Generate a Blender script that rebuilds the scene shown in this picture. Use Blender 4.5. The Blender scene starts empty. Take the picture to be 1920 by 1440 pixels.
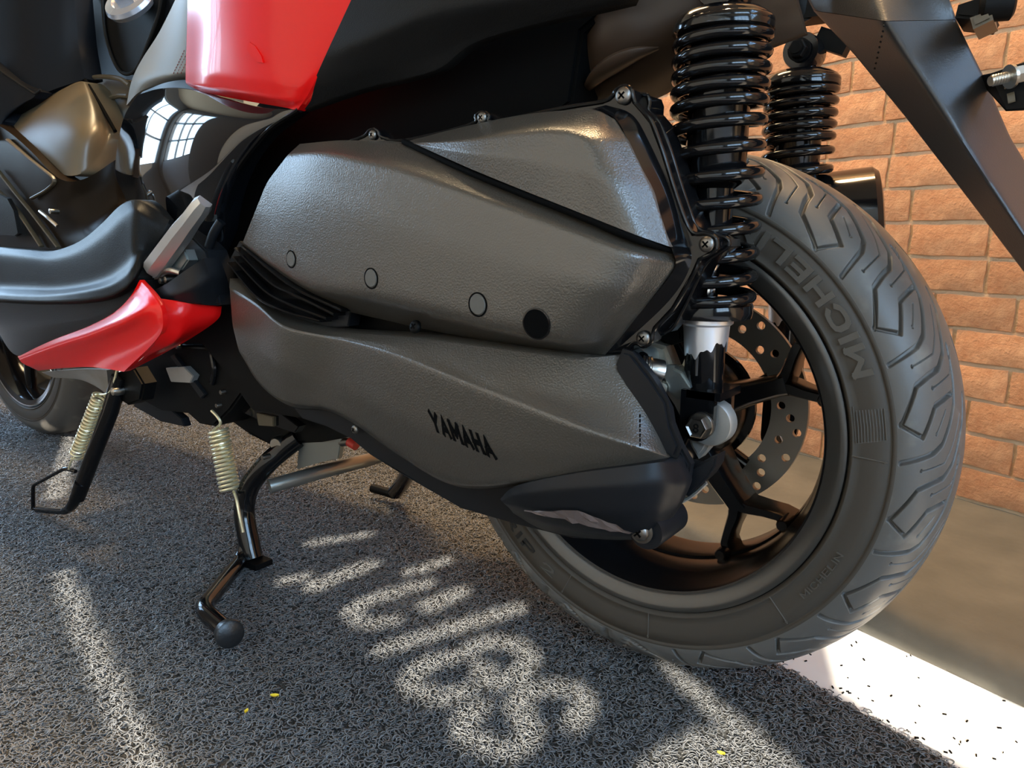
import bpy, bmesh, math, random
import numpy as np
from mathutils import Vector, Matrix
from mathutils.bvhtree import BVHTree

random.seed(7); rng = np.random.default_rng(7)
R = math.radians
S = bpy.context.scene
COL = S.collection

# ------------------------------------------------------------------ camera
AXZ = 0.273                                   # rear axle height over the mat
CAM = np.array([0.3334, -0.7412, 0.1936 + AXZ])
_yaw, _pit, _rol, FPX = R(126.468), R(11.552), R(0.27), 1420.0
_f = np.array([math.cos(_pit)*math.cos(_yaw), math.cos(_pit)*math.sin(_yaw), -math.sin(_pit)])
_r0 = np.array([math.sin(_yaw), -math.cos(_yaw), 0.0]); _u0 = np.cross(_r0, _f)
_R = _r0*math.cos(_rol) + _u0*math.sin(_rol); _U = _u0*math.cos(_rol) - _r0*math.sin(_rol)
cd = bpy.data.cameras.new('camera'); cam = bpy.data.objects.new('camera', cd); COL.objects.link(cam)
cam.matrix_world = Matrix(((_R[0], _U[0], -_f[0], CAM[0]), (_R[1], _U[1], -_f[1], CAM[1]), (_R[2], _U[2], -_f[2], CAM[2]), (0, 0, 0, 1)))
cd.sensor_width = 36.0; cd.lens = 36.0*FPX/1920.0; cd.clip_start = 0.02; cd.clip_end = 60
S.camera = cam

def ray(px, py): return _f + _R*((px-960)/FPX) - _U*((py-720)/FPX)
def at(px, py, Y):                            # the point of the plane y = Y seen at that pixel
    d = ray(px, py); return CAM + d*((Y-CAM[1])/d[1])
def atz(px, py, Z):
    d = ray(px, py); return CAM + d*((Z-CAM[2])/d[2])

# ------------------------------------------------------------------ room frame
WA = R(-19.68)
WV = np.array([math.cos(WA), math.sin(WA), 0.0]); NV = np.array([math.sin(WA), -math.cos(WA), 0.0])
FLZ, KZ = -0.012, 0.030
WB = atz(1855, 955, KZ); WB[2] = 0.0           # foot of the brick wall
def room(w, n, z): return WB + WV*w + NV*n + np.array([0, 0, z])

# ------------------------------------------------------------------ light
vs = S.view_settings; vs.view_transform = 'Standard'; vs.look = 'None'; vs.exposure = 0.0; vs.gamma = 1.0; vs.use_curve_mapping = False
wd = bpy.data.worlds.new('sky'); S.world = wd; wd.use_nodes = True
nt = wd.node_tree; bg = nt.nodes['Background']
tc = nt.nodes.new('ShaderNodeTexCoord'); sx = nt.nodes.new('ShaderNodeSeparateXYZ'); rp = nt.nodes.new('ShaderNodeValToRGB')
nt.links.new(tc.outputs['Generated'], sx.inputs[0]); nt.links.new(sx.outputs['Z'], rp.inputs[0]); nt.links.new(rp.outputs[0], bg.inputs[0])
rp.color_ramp.elements[0].position = 0.0; rp.color_ramp.elements[0].color = (0.60, 0.80, 0.95, 1)
rp.color_ramp.elements[1].position = 0.7; rp.color_ramp.elements[1].color = (0.30, 0.58, 1.0, 1)
bg.inputs[1].default_value = 15.0
SUN = np.array([0.30, -0.74, 0.44]); SUN /= np.linalg.norm(SUN)     # towards the sun
def aim(o, d): o.rotation_euler = Vector(d).to_track_quat('-Z', 'Y').to_euler()
sl = bpy.data.lights.new('sun', 'SUN'); sl.energy = 15.0; sl.angle = R(0.24); sl.color = (1.0, 0.90, 0.74)
so = bpy.data.objects.new('sun', sl); COL.objects.link(so); aim(so, -SUN)
def area(name, loc, look, sx_, sy_, power, col):
    l = bpy.data.lights.new(name, 'AREA'); l.shape = 'RECTANGLE'; l.size = sx_; l.size_y = sy_; l.energy = power; l.color = col
    o = bpy.data.objects.new(name, l); COL.objects.link(o); o.location = loc; aim(o, np.array(look)-np.array(loc)); return o

# ------------------------------------------------------------------ materials
def mat(name, col, rough=0.5, metal=0.0, spec=0.5, coat=0.0, bump=None, noise=None, rvar=None):
    m = bpy.data.materials.new(name); m.use_nodes = True
    t = m.node_tree; b = t.nodes['Principled BSDF']
    b.inputs['Base Color'].default_value = (*col, 1); b.inputs['Roughness'].default_value = rough
    b.inputs['Metallic'].default_value = metal; b.inputs['Specular IOR Level'].default_value = spec
    if coat: b.inputs['Coat Weight'].default_value = coat; b.inputs['Coat Roughness'].default_value = 0.03
    co = None
    if bump or noise or rvar: co = t.nodes.new('ShaderNodeTexCoord')
    if bump:                                        # (scale, strength, distance)
        n = t.nodes.new('ShaderNodeTexNoise'); n.inputs['Scale'].default_value = bump[0]; n.inputs['Detail'].default_value = bump[3] if len(bump) > 3 else 2
        k = t.nodes.new('ShaderNodeBump'); k.inputs['Strength'].default_value = bump[1]; k.inputs['Distance'].default_value = bump[2]
        t.links.new(co.outputs['Object'], n.inputs['Vector']); t.links.new(n.outputs[0], k.inputs['Height']); t.links.new(k.outputs[0], b.inputs['Normal'])
    if noise:                                       # (scale, colour2, lo, hi)
        n = t.nodes.new('ShaderNodeTexNoise'); n.inputs['Scale'].default_value = noise[0]; n.inputs['Detail'].default_value = 5
        r_ = t.nodes.new('ShaderNodeValToRGB'); r_.color_ramp.elements[0].position = noise[2]; r_.color_ramp.elements[1].position = noise[3]
        r_.color_ramp.elements[0].color = (*col, 1); r_.color_ramp.elements[1].color = (*noise[1], 1)
        t.links.new(co.outputs['Object'], n.inputs['Vector']); t.links.new(n.outputs[0], r_.inputs[0]); t.links.new(r_.outputs[0], b.inputs['Base Color'])
    if rvar:                                        # (scale, lo, hi)
        n = t.nodes.new('ShaderNodeTexNoise'); n.inputs['Scale'].default_value = rvar[0]; n.inputs['Detail'].default_value = 4
        r_ = t.nodes.new('ShaderNodeMapRange'); r_.inputs[1].default_value = .35; r_.inputs[2].default_value = .65; r_.inputs[3].default_value = rvar[1]; r_.inputs[4].default_value = rvar[2]
        t.links.new(co.outputs['Object'], n.inputs['Vector']); t.links.new(n.outputs[0], r_.inputs[0]); t.links.new(r_.outputs[0], b.inputs['Roughness'])
    return m
M = dict(
    lip=mat('rim_edge_glint', (0.035, 0.031, 0.026), 0.30, spec=0.9, bump=(300, 0.15, 0.0005)),  # lighter, shinier ring colour stands in for the gold reflection on the flange
    guard=mat('grey_black_mudguard_plastic', (0.034, 0.034, 0.036), 0.38, spec=0.55, bump=(800, 0.3, 0.0005)),
    rimblack=mat('black_wheel_paint', (0.0045, 0.0045, 0.005), 0.24, spec=0.32),
    dull=mat('dark_sidewall_print', (0.026, 0.024, 0.021), 0.6, spec=0.2),
    fender=mat('brick_lit_inner_plastic', (0.045, 0.028, 0.018), 0.34, spec=0.4),  # black plastic; the brown of light bounced off the brick is in the colour
    browngloss=mat('brown_black_gloss_plastic', (0.012, 0.008, 0.005), 0.30, spec=0.05),
    matte=mat('matte_black_plastic', (0.004, 0.005, 0.007), 0.46, spec=0.10, bump=(700, 0.1, 0.0004)),
    grain=mat('grained_black_plastic', (0.052, 0.045, 0.036), 0.30, spec=1.0, bump=(620, 0.62, 0.0007, 2)),
    satin=mat('satin_black_plastic', (0.008, 0.009, 0.011), 0.40, spec=0.24, bump=(900, 0.1, 0.0003)),
    gloss=mat('gloss_black_paint', (0.0045, 0.0045, 0.005), 0.11, spec=0.42, bump=(60, 0.04, 0.001)),
    piano=mat('polished_black_panel', (0.004, 0.005, 0.007), 0.03, spec=0.6, coat=0.35),
    dark=mat('black_metal', (0.004, 0.004, 0.004), 0.5, spec=0.12, bump=(300, 0.2, 0.0005)),
    red=mat('red_paint', (0.78, 0.006, 0.006), 0.26, spec=0.25, coat=0.16),
    rubber=mat('tyre_rubber', (0.098, 0.093, 0.085), 0.46, spec=0.5, bump=(500, 0.12, 0.0004), noise=(30, (0.17, 0.16, 0.14), 0.56, 0.74)),
    wallrub=mat('sidewall_rubber', (0.058, 0.048, 0.037), 0.62, spec=0.3, bump=(700, 0.1, 0.0003)),
    letter=mat('raised_sidewall_rubber', (0.085, 0.075, 0.062), 0.46, spec=0.45, bump=(900, 0.15, 0.0003)),
    chrome=mat('chrome', (0.78, 0.79, 0.81), 0.12, 1.0),
    sleeve=mat('worn_silver_sleeve', (0.80, 0.81, 0.84), 0.34, 0.8, bump=(120, 0.1, 0.001)),
    zinc=mat('zinc_plate', (0.55, 0.54, 0.50), 0.28, 1.0, bump=(400, 0.1, 0.0003)),
    screw=mat('screw_steel', (0.22, 0.205, 0.185), 0.38, 1.0),
    springy=mat('yellow_zinc_spring', (0.86, 0.78, 0.52), 0.32, 0.7),
    alu=mat('cast_aluminium', (0.50, 0.49, 0.46), 0.48, 0.75, bump=(500, 0.25, 0.0006), noise=(9, (0.34, 0.28, 0.20), 0.45, 0.75)),
    peg=mat('silver_foot_peg', (0.62, 0.62, 0.60), 0.35, 0.8, bump=(500, 0.1, 0.0003)),
    disc=mat('brake_disc_steel', (0.36, 0.33, 0.285), 0.36, 0.75),
    seat=mat('grey_vinyl', (0.20, 0.20, 0.185), 0.55, bump=(900, 0.2, 0.0004)),
    thread=mat('red_thread', (0.25, 0.06, 0.05), 0.7),
    cap=mat('grey_rubber_cap', (0.10, 0.093, 0.08), 0.6),
    hole=mat('dark_recess', (0.0025, 0.0025, 0.0025), 0.8, spec=0.05),  # near-black, carries the shade of holes, slots and the under-seat void
    bronzed=mat('bronze_reflection_plastic', (0.085, 0.066, 0.040), 0.36, spec=0.5, bump=(60, 0.03, 0.001)),  # bronze tone of reflected light put into the tunnel plastic's colour
    cream=mat('cream_nylon', (0.72, 0.68, 0.50), 0.5),
    reflect=mat('grey_reflector', (0.12, 0.092, 0.085), 0.4, spec=0.4),
    anth=mat('anthracite_plastic', (0.011, 0.0108, 0.0105), 0.38, spec=0.10, bump=(900, 0.5, 0.0006)),
    galv=mat('galvanised_steel', (0.34, 0.36, 0.34), 0.38, 0.85, bump=(80, 0.1, 0.001)),
    redrub=mat('red_rubber', (0.45, 0.03, 0.02), 0.5),
)

# ------------------------------------------------------------------ geometry helpers
class Mesh:
    def __init__(s): s.v = []; s.f = []
    def add(s, v, f):
        o = len(s.v); s.v += [tuple(float(c) for c in p) for p in v]; s.f += [tuple(i+o for i in q) for q in f]; return s
    def obj(s, name, m, parent=None, ang=38, kind=None):
        me = bpy.data.meshes.new(name); me.from_pydata(s.v, [], s.f); me.validate(); me.update()
        bm = bmesh.new(); bm.from_mesh(me); bmesh.ops.recalc_face_normals(bm, faces=bm.faces); bm.to_mesh(me); bm.free()
        if ang is not None:
            me.shade_smooth(); me.set_sharp_from_angle(angle=R(ang))
        return link(name, me, m, parent, kind)
def link(name, me, m, parent=None, kind=None):
    o = bpy.data.objects.new(name, me); COL.objects.link(o)
    if m is not None and not me.materials: me.materials.append(M[m] if isinstance(m, str) else m)
    if parent is not None: o.parent = parent
    if kind: o['kind'] = kind
    return o
def frame(d):
    d = np.array(d, float); d /= np.linalg.norm(d)
    a = np.array([0, 0, 1.0]) if abs(d[2]) < 0.9 else np.array([1.0, 0, 0])
    u = np.cross(a, d); u /= np.linalg.norm(u); return u, np.cross(d, u), d
def lathe(prof, c, d, n=32, close=True):            # prof: (radius, along d)
    u, w, d = frame(d); c = np.array(c, float); v = []; f = []
    for r, t in prof:
        for k in range(n):
            a = 2*math.pi*k/n; v.append(c + d*t + (u*math.cos(a) + w*math.sin(a))*r)
    m = len(prof)
    for i in range(m-1):
        for k in range(n): f.append((i*n+k, i*n+(k+1) % n, (i+1)*n+(k+1) % n, (i+1)*n+k))
    if close:
        if prof[0][0] > 1e-6: f.append(tuple(range(n))[::-1])
        if prof[-1][0] > 1e-6: f.append(tuple((m-1)*n+k for k in range(n)))
    return v, f
def tube(path, r, n=12, closed=False, cap=True, flat=1.0, up=None):
    P = np.array(path, float); N = len(P); rr = np.full(N, r) if np.isscalar(r) else np.array(r, float)
    T = np.gradient(P, axis=0) if not closed else np.roll(P, -1, 0)-np.roll(P, 1, 0)
    T /= np.linalg.norm(T, axis=1)[:, None] + 1e-12
    u = np.array(up, float) if up is not None else frame(T[0])[0]
    v = []; f = []
    for i in range(N):
        u = u - T[i]*(u@T[i]); u /= np.linalg.norm(u); w = np.cross(T[i], u)
        for k in range(n):
            a = 2*math.pi*k/n; v.append(P[i] + rr[i]*(u*math.cos(a) + w*math.sin(a)*flat))
    for i in range(N-1 if not closed else N):
        j = (i+1) % N
        for k in range(n): f.append((i*n+k, i*n+(k+1) % n, j*n+(k+1) % n, j*n+k))
    if cap and not closed: f.append(tuple(range(n))[::-1]); f.append(tuple((N-1)*n+k for k in range(n)))
    return v, f
def smooth(pts, k=8):                                 # Catmull-Rom through points
    P = [np.array(p, float) for p in pts]; P = [2*P[0]-P[1]] + P + [2*P[-1]-P[-2]]; out = []
    for i in range(1, len(P)-2):
        for j in range(k):
            t = j/k; out.append(0.5*((2*P[i]) + (-P[i-1]+P[i+1])*t + (2*P[i-1]-5*P[i]+4*P[i+1]-P[i+2])*t*t + (-P[i-1]+3*P[i]-3*P[i+1]+P[i+2])*t**3))
    out.append(P[-2]); return np.array(out)
def rounded(pts, rad, k=5):                          # polyline with rounded corners
    P = [np.array(p, float) for p in pts]; out = [P[0]]
    for i in range(1, len(P)-1):
        a, b, c = P[i-1], P[i], P[i+1]; la, lc = np.linalg.norm(a-b), np.linalg.norm(c-b); r_ = min(rad, la*.49, lc*.49)
        p, q = b+(a-b)/la*r_, b+(c-b)/lc*r_
        for j in range(k+1):
            t = j/k; out.append((1-t)**2*p + 2*t*(1-t)*b + t*t*q)
    out.append(P[-1]); return np.array(out)
def boxv(c, s, rot=None):
    v = []; c = np.array(c, float)
    Rm = np.eye(3) if rot is None else np.array(rot)
    for x in (-1, 1):
        for y in (-1, 1):
            for z in (-1, 1): v.append(c + Rm@(np.array([x*s[0], y*s[1], z*s[2]])/2))
    return v, [(0, 1, 3, 2), (4, 6, 7, 5), (0, 4, 5, 1), (2, 3, 7, 6), (0, 2, 6, 4), (1, 5, 7, 3)]
def bvh(*objs):
    V = []; F = []
    for o in objs:
        k = len(V); V += [v.co.copy() for v in o.data.vertices]; F += [[i+k for i in p.vertices] for p in o.data.polygons]
    return BVHTree.FromPolygons(V, F)
def on(tree, px, py):                               # point and outward normal of the surface met along that line of sight
    d = ray(px, py); d /= np.linalg.norm(d); h = tree.ray_cast(Vector(CAM), Vector(d))
    n = np.array(h[1]); n = -n if n@d > 0 else n; return np.array(h[0]), n
def plate(name, pix, Yf, Yb, m, parent, bev=0.0015, px=True, round_=0):
    """solid plate: outline traced on the plane y=Yf, extruded to y=Yb; Yf may be a list, one per point"""
    n = len(pix); yl = Yf if isinstance(Yf, (list, tuple)) else [Yf]*n
    P = [at(p[0], p[1], y) if px else np.array(p) for p, y in zip(pix, yl)]
    if round_: P = [q for q in rounded([(P[-1]+P[0])/2] + P + [(P[-1]+P[0])/2], round_)][:-1]
    bm = bmesh.new(); vs_ = [bm.verts.new(p) for p in P]; fa = bm.faces.new(vs_)
    d = Yb - (sum(yl)/n)
    ex = bmesh.ops.extrude_face_region(bm, geom=[fa]); nv = [g for g in ex['geom'] if isinstance(g, bmesh.types.BMVert)]
    for v in nv: v.co.y += d
    if bev:
        front = [e for e in bm.edges if all(v in vs_ for v in e.verts)]
        try: bmesh.ops.bevel(bm, geom=front, offset=bev, segments=2, affect='EDGES', clamp_overlap=True)
        except Exception: pass
    bmesh.ops.recalc_face_normals(bm, faces=bm.faces)
    bmesh.ops.triangulate(bm, faces=[f for f in bm.faces if len(f.verts) > 4])
    me = bpy.data.meshes.new(name); bm.to_mesh(me); bm.free(); me.shade_smooth(); me.set_sharp_from_angle(angle=R(30))
    return link(name, me, m, parent)
def resample(row, n, curve):
    P = np.array(row, float)
    t = np.linspace(0, len(P)-1, n)
    if not curve: return np.stack([np.interp(t, np.arange(len(P)), P[:, k]) for k in range(P.shape[1])], -1)
    Q = smooth(P, 16); tt = np.linspace(0, len(P)-1, len(Q)); return np.stack([np.interp(t, tt, Q[:, k]) for k in range(P.shape[1])], -1)
def patch(name, rows, m, parent, back=-0.17, nc=60, nr=10, blur=2, curve=True, thick=None, rcurve=False, ang=60):
    """panel: rows of (px,py,Y) control points, lofted; its rim is turned back to the plane y=back (or by thick)"""
    G = np.array([resample(r_, nc, curve) for r_ in rows])                # rows x nc x 3
    k = len(rows); n2 = (k-1)*nr+1
    if rcurve: H = np.stack([resample(G[:, j], n2, True) for j in range(nc)], 1)
    else:
        t = np.linspace(0, k-1, n2); H = np.empty((n2, nc, 3))
        for j in range(nc):
            for c in range(3): H[:, j, c] = np.interp(t, np.arange(k), G[:, j, c])
    X = np.array([[at(*p) for p in r_] for r_ in H])
    for _ in range(blur):                                                  # round the creases
        X[1:-1] = (X[:-2]+2*X[1:-1]+X[2:])/4
        X[:, 1:-1] = (X[:, :-2]+2*X[:, 1:-1]+X[:, 2:])/4
    return grid_panel(name, X, m, parent, back, thick, ang)
def grid_panel(name, X, m, parent, back=None, thick=None, ang=60):
    nr_, nc_ = X.shape[:2]; V = [tuple(p) for r_ in X for p in r_]; F = []
    idx = lambda i, j: i*nc_+j
    for i in range(nr_-1):
        for j in range(nc_-1): F.append((idx(i, j), idx(i, j+1), idx(i+1, j+1), idx(i+1, j)))
    loop = [idx(0, j) for j in range(nc_)] + [idx(i, nc_-1) for i in range(1, nr_)] + [idx(nr_-1, j) for j in range(nc_-2, -1, -1)] + [idx(i, 0) for i in range(nr_-2, 0, -1)]
    o = len(V)
    for q in loop:
        p = V[q]; V.append((p[0], p[1]+thick if thick else max(back, p[1]+0.002), p[2]))
    L = len(loop)
    for a in range(L): F.append((loop[a], o+a, o+(a+1) % L, loop[(a+1) % L]))
    g = Mesh(); g.v = V; g.f = F; return g.obj(name, m, parent, ang)
def empty(name, loc=(0, 0, 0)):
    o = bpy.data.objects.new(name, None); COL.objects.link(o); o.location = loc; return o
def tag(o, label=None, cat=None, group=None, kind=None):
    for k, v in (('label', label), ('category', cat), ('group', group), ('kind', kind)):
        if v: o[k] = v
    return o
def text_mesh(body, size=1.0, bold=0.0, extrude=0.0):
    cu = bpy.data.curves.new('t', 'FONT'); cu.body = body; cu.size = size; cu.offset = bold; cu.extrude = extrude; cu.resolution_u = 4; cu.align_x = 'CENTER'
    o = bpy.data.objects.new('t', cu); COL.objects.link(o); dg = bpy.context.evaluated_depsgraph_get(); dg.update()
    me = bpy.data.meshes.new_from_object(o.evaluated_get(dg)); bpy.data.objects.remove(o); bpy.data.curves.remove(cu)
    return me
GLYPH = {                                             # block capitals: strokes in a unit cell, (width, strokes)
    'M': (1.15, [[(0, 0), (0, 1)], [(0, 1), (.5, .3)], [(.5, .3), (1, 1)], [(1, 1), (1, 0)]]), 'I': (.0, [[(0, 0), (0, 1)]]),
    'C': (.95, [[(1, .78), (.85, .95), (.6, 1), (.35, 1), (.12, .92), (0, .72), (0, .28), (.12, .08), (.35, 0), (.6, 0), (.85, .05), (1, .22)]]),
    'H': (.9, [[(0, 0), (0, 1)], [(1, 0), (1, 1)], [(0, .5), (1, .5)]]), 'E': (.72, [[(1, 0), (0, 0), (0, 1), (1, 1)], [(0, .52), (.9, .52)]]),
    'L': (.70, [[(0, 1), (0, 0), (1, 0)]]), 'N': (.95, [[(0, 0), (0, 1)], [(0, 1), (1, 0)], [(1, 0), (1, 1)]]),
    'Y': (.95, [[(0, 1), (.5, .45), (1, 1)], [(.5, .45), (.5, 0)]]), 'A': (.95, [[(0, 0), (.5, 1), (1, 0)], [(.22, .30), (.78, .30)]]),
    'T': (.9, [[(0, 1), (1, 1)], [(.5, 1), (.5, 0)]]), 'G': (1.0, [[(1, .78), (.85, .95), (.6, 1), (.35, 1), (.12, .92), (0, .72), (0, .28), (.12, .08), (.35, 0), (.65, 0), (1, .1), (1, .48), (.6, .48)]]),
    'R': (.85, [[(0, 0), (0, 1), (.7, 1), (.95, .88), (.95, .62), (.7, .5), (0, .5)], [(.55, .5), (1, 0)]]), 'P': (.85, [[(0, 0), (0, 1), (.7, 1), (.97, .88), (.97, .58), (.7, .45), (0, .45)]]),
    '2': (.8, [[(0, .75), (.15, .95), (.5, 1), (.85, .92), (.95, .7), (.8, .5), (0, 0), (1, 0)]]), ' ': (.5, [])}
def glyphs(body, th, gap):
    """flat block letters: list of thick-stroke pieces (outline in text space, height 1) and the total width"""
    x = 0; out = []
    for ch in body:
        w, st = GLYPH[ch]; wc = w*.72
        for s_ in st:
            P = [np.array([x+th/2+a*wc, th/2+b*(1-th)]) for a, b in s_]
            L, Rr = [], []
            for i, p in enumerate(P):
                d0 = P[i]-P[i-1] if i else P[1]-P[0]; d1 = P[i+1]-P[i] if i < len(P)-1 else d0
                d0 = d0/np.linalg.norm(d0); d1 = d1/np.linalg.norm(d1); t = d0+d1; t /= np.linalg.norm(t); n = np.array([-t[1], t[0]]); k = min(1.6, 1/max(.35, abs(n@np.array([-d0[1], d0[0]]))))
                e = (-d0*th/2 if i == 0 else d1*th/2 if i == len(P)-1 else 0)
                L.append(p+e+n*th/2*k); Rr.append(p+e-n*th/2*k)
            out.append((L, Rr))
        x += wc+th+gap
    return out, x-gap
def lettering(name, body, fn, m, parent, th=.2, gap=.14, sub=4):
    """fn(u in 0..1 along the text, v in 0..1 up, top) gives the 3-D point; strokes get a top face and sides"""
    pieces, W = glyphs(body, th, gap); g = Mesh()
    for ip, (L, Rr) in enumerate(pieces):
        P, Q = [], []
        for i in range(len(L)-1):
            for k in range(sub): t = k/sub; P.append(L[i]*(1-t)+L[i+1]*t); Q.append(Rr[i]*(1-t)+Rr[i+1]*t)
        P.append(L[-1]); Q.append(Rr[-1]); n = len(P); V = []
        for A_, top in ((P, 1+.06*ip), (Q, 1+.06*ip), (Q, 0), (P, 0)): V += [fn(p[0]/W, p[1], top) for p in A_]
        F = [(a*n+i, a*n+i+1, ((a+1) % 4)*n+i+1, ((a+1) % 4)*n+i) for a in (0, 1, 3) for i in range(n-1)] + [(0, n, 2*n, 3*n), (n-1, 2*n-1, 3*n-1, 4*n-1)]
        g.add(V, F)
    return g.obj(name, m, parent, 30)
def pan_screw(name, c, d, r, parent, m='screw', washer=False):
    """pan-head cross screw; d points out of the surface"""
    u, w, d = frame(d); c = np.array(c, float)
    g = Mesh()
    if washer: g.add(*lathe([(r*1.35, 0), (r*1.35, r*.18), (r*1.0, r*.25), (r*1.0, r*.3)], c, d, 28)); c = c + d*r*.28
    g.add(*lathe([(r, 0), (r, r*.28), (r*.86, r*.5), (r*.5, r*.64), (0.0001, r*.68)], c, d, 28))
    o = g.obj(name, m, parent)
    x = Mesh()
    for k in (0, 1):
        a, b = (u, w) if k == 0 else (w, u)
        a = (u+w)/math.sqrt(2) if k == 0 else (u-w)/math.sqrt(2); b = np.cross(d, a)
        x.add(*boxv(c + d*r*.62, (r*1.0, r*.2, r*.22), np.stack([a, b, d], 1)))
    x.obj('cross_recess', 'hole', o if parent is scooter else parent); return o

# ------------------------------------------------------------------ setting
def room_box(g, w0, w1, n0, n1, z0, z1):
    v = [room(w, n, z) for w in (w0, w1) for n in (n0, n1) for z in (z0, z1)]
    g.add(v, [(0, 1, 3, 2), (4, 6, 7, 5), (0, 4, 5, 1), (2, 3, 7, 6), (0, 2, 6, 4), (1, 5, 7, 3)])
def structure(o): o['kind'] = 'structure'; return o

M['floor'] = mat('pale_painted_concrete', (0.74, 0.74, 0.72), 0.42, noise=(6, (0.62, 0.61, 0.58), 0.45, 0.8), bump=(60, 0.05, 0.001))
M['kerb'] = mat('grey_cement', (0.070, 0.067, 0.056), 0.7, noise=(11, (0.108, 0.10, 0.083), 0.35, 0.7), bump=(90, 0.25, 0.003, 6))
M['mortar'] = mat('sandy_mortar', (0.56, 0.38, 0.22), 0.9, bump=(180, 0.6, 0.003, 6))
M['plaster'] = mat('warm_white_plaster', (0.10, 0.09, 0.078), 0.9, bump=(40, 0.1, 0.001))
M['ceil'] = mat('ceiling_paint', (0.30, 0.22, 0.14), 0.9)
M['spandrel'] = mat('white_panel', (0.22, 0.215, 0.21), 0.6)
M['frame'] = mat('window_frame_paint', (0.03, 0.03, 0.03), 0.4)
M['film'] = mat('sun_stencil_vinyl', (0.60, 0.55, 0.46), 0.7)  # added translucent sheet, glows as warm fill from behind the camera
_t = M['film'].node_tree; _tr = _t.nodes.new('ShaderNodeBsdfTranslucent'); _tr.inputs[0].default_value = (0.60, 0.54, 0.44, 1); _mx = _t.nodes.new('ShaderNodeMixShader'); _mx.inputs[0].default_value = 0.06
_t.links.new(_t.nodes['Principled BSDF'].outputs[0], _mx.inputs[1]); _t.links.new(_tr.outputs[0], _mx.inputs[2]); _t.links.new(_mx.outputs[0], _t.nodes['Material Output'].inputs[0])

KN = 0.448                                                 # kerb front edge, out from the wall
g = Mesh(); room_box(g, -4.2, 3.6, -0.2, 3.2, FLZ-0.1, FLZ); structure(g.obj('floor', 'floor'))
# kerb: low cement step with a worn rounded nosing
prof = [(-0.05, FLZ), (-0.05, KZ+.004), (0.10, KZ+.002), (0.35, KZ), (KN-.028, KZ-.002), (KN-.010, KZ-.008), (KN, KZ-.020), (KN+.004, FLZ+.004), (KN+.004, FLZ)]
g = Mesh(); ws = np.linspace(-4.2, 3.6, 160); V = []; F = []
for w in ws:
    for i, (n, z) in enumerate(prof):
        j = 0.0035*math.sin(w*37+i)+0.003*math.sin(w*91+2*i) if 3 <= i <= 7 else 0.0
        V.append(room(w, n+j, z + (0.0012*math.sin(w*53+i) if 0 < i < 7 else 0)))
m_ = len(prof)
for a in range(len(ws)-1):
    for i in range(m_-1): F.append((a*m_+i, a*m_+i+1, (a+1)*m_+i+1, (a+1)*m_+i))
g.add(V, F); structure(g.obj('trim_1', 'kerb', ang=50))

# brick wall, bricks piece by piece
CH, BL, J = 0.0556, 0.124, 0.0065
wall = Mesh()
for q_ in ((-4.2, 1.0, -0.1, 2.75), (3.2, 3.6, -0.1, 2.75), (1.0, 3.2, -0.1, 1.5), (1.0, 3.2, 2.55, 2.75)): room_box(wall, q_[0], q_[1], -0.12, 0.0, q_[2], q_[3])
wall_o = structure(wall.obj('wall_back', 'mortar', ang=None))
bm_ = bpy.data.materials.new('fired_brick'); bm_.use_nodes = True; t = bm_.node_tree; b = t.nodes['Principled BSDF']
co = t.nodes.new('ShaderNodeTexCoord'); oi = t.nodes.new('ShaderNodeObjectInfo')
n1 = t.nodes.new('ShaderNodeTexNoise'); n1.inputs['Scale'].default_value = 38; n1.inputs['Detail'].default_value = 8; n1.inputs['Roughness'].default_value = .7
r1 = t.nodes.new('ShaderNodeValToRGB'); r1.color_ramp.elements[0].color = (0.48, 0.185, 0.072, 1); r1.color_ramp.elements[1].color = (0.72, 0.37, 0.18, 1)
r1.color_ramp.elements[0].position = .3; r1.color_ramp.elements[1].position = .72
hs = t.nodes.new('ShaderNodeHueSaturation'); mr = t.nodes.new('ShaderNodeMapRange'); mr.inputs[3].default_value = .82; mr.inputs[4].default_value = 1.15
t.links.new(co.outputs['Object'], n1.inputs[0]); t.links.new(n1.outputs[0], r1.inputs[0]); t.links.new(r1.outputs[0], hs.inputs['Color'])
t.links.new(oi.outputs['Random'], mr.inputs[0]); t.links.new(mr.outputs[0], hs.inputs['Value']); t.links.new(hs.outputs[0], b.inputs['Base Color'])
n2 = t.nodes.new('ShaderNodeTexNoise'); n2.inputs['Scale'].default_value = 150; n2.inputs['Detail'].default_value = 6; n2.inputs['Roughness'].default_value = .65
k2 = t.nodes.new('ShaderNodeBump'); k2.inputs['Strength'].default_value = .8; k2.inputs['Distance'].default_value = .003
t.links.new(co.outputs['Object'], n2.inputs[0]); t.links.new(n2.outputs[0], k2.inputs['Height']); t.links.new(k2.outputs[0], b.inputs['Normal']); b.inputs['Roughness'].default_value = .85
M['brick'] = bm_
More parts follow.
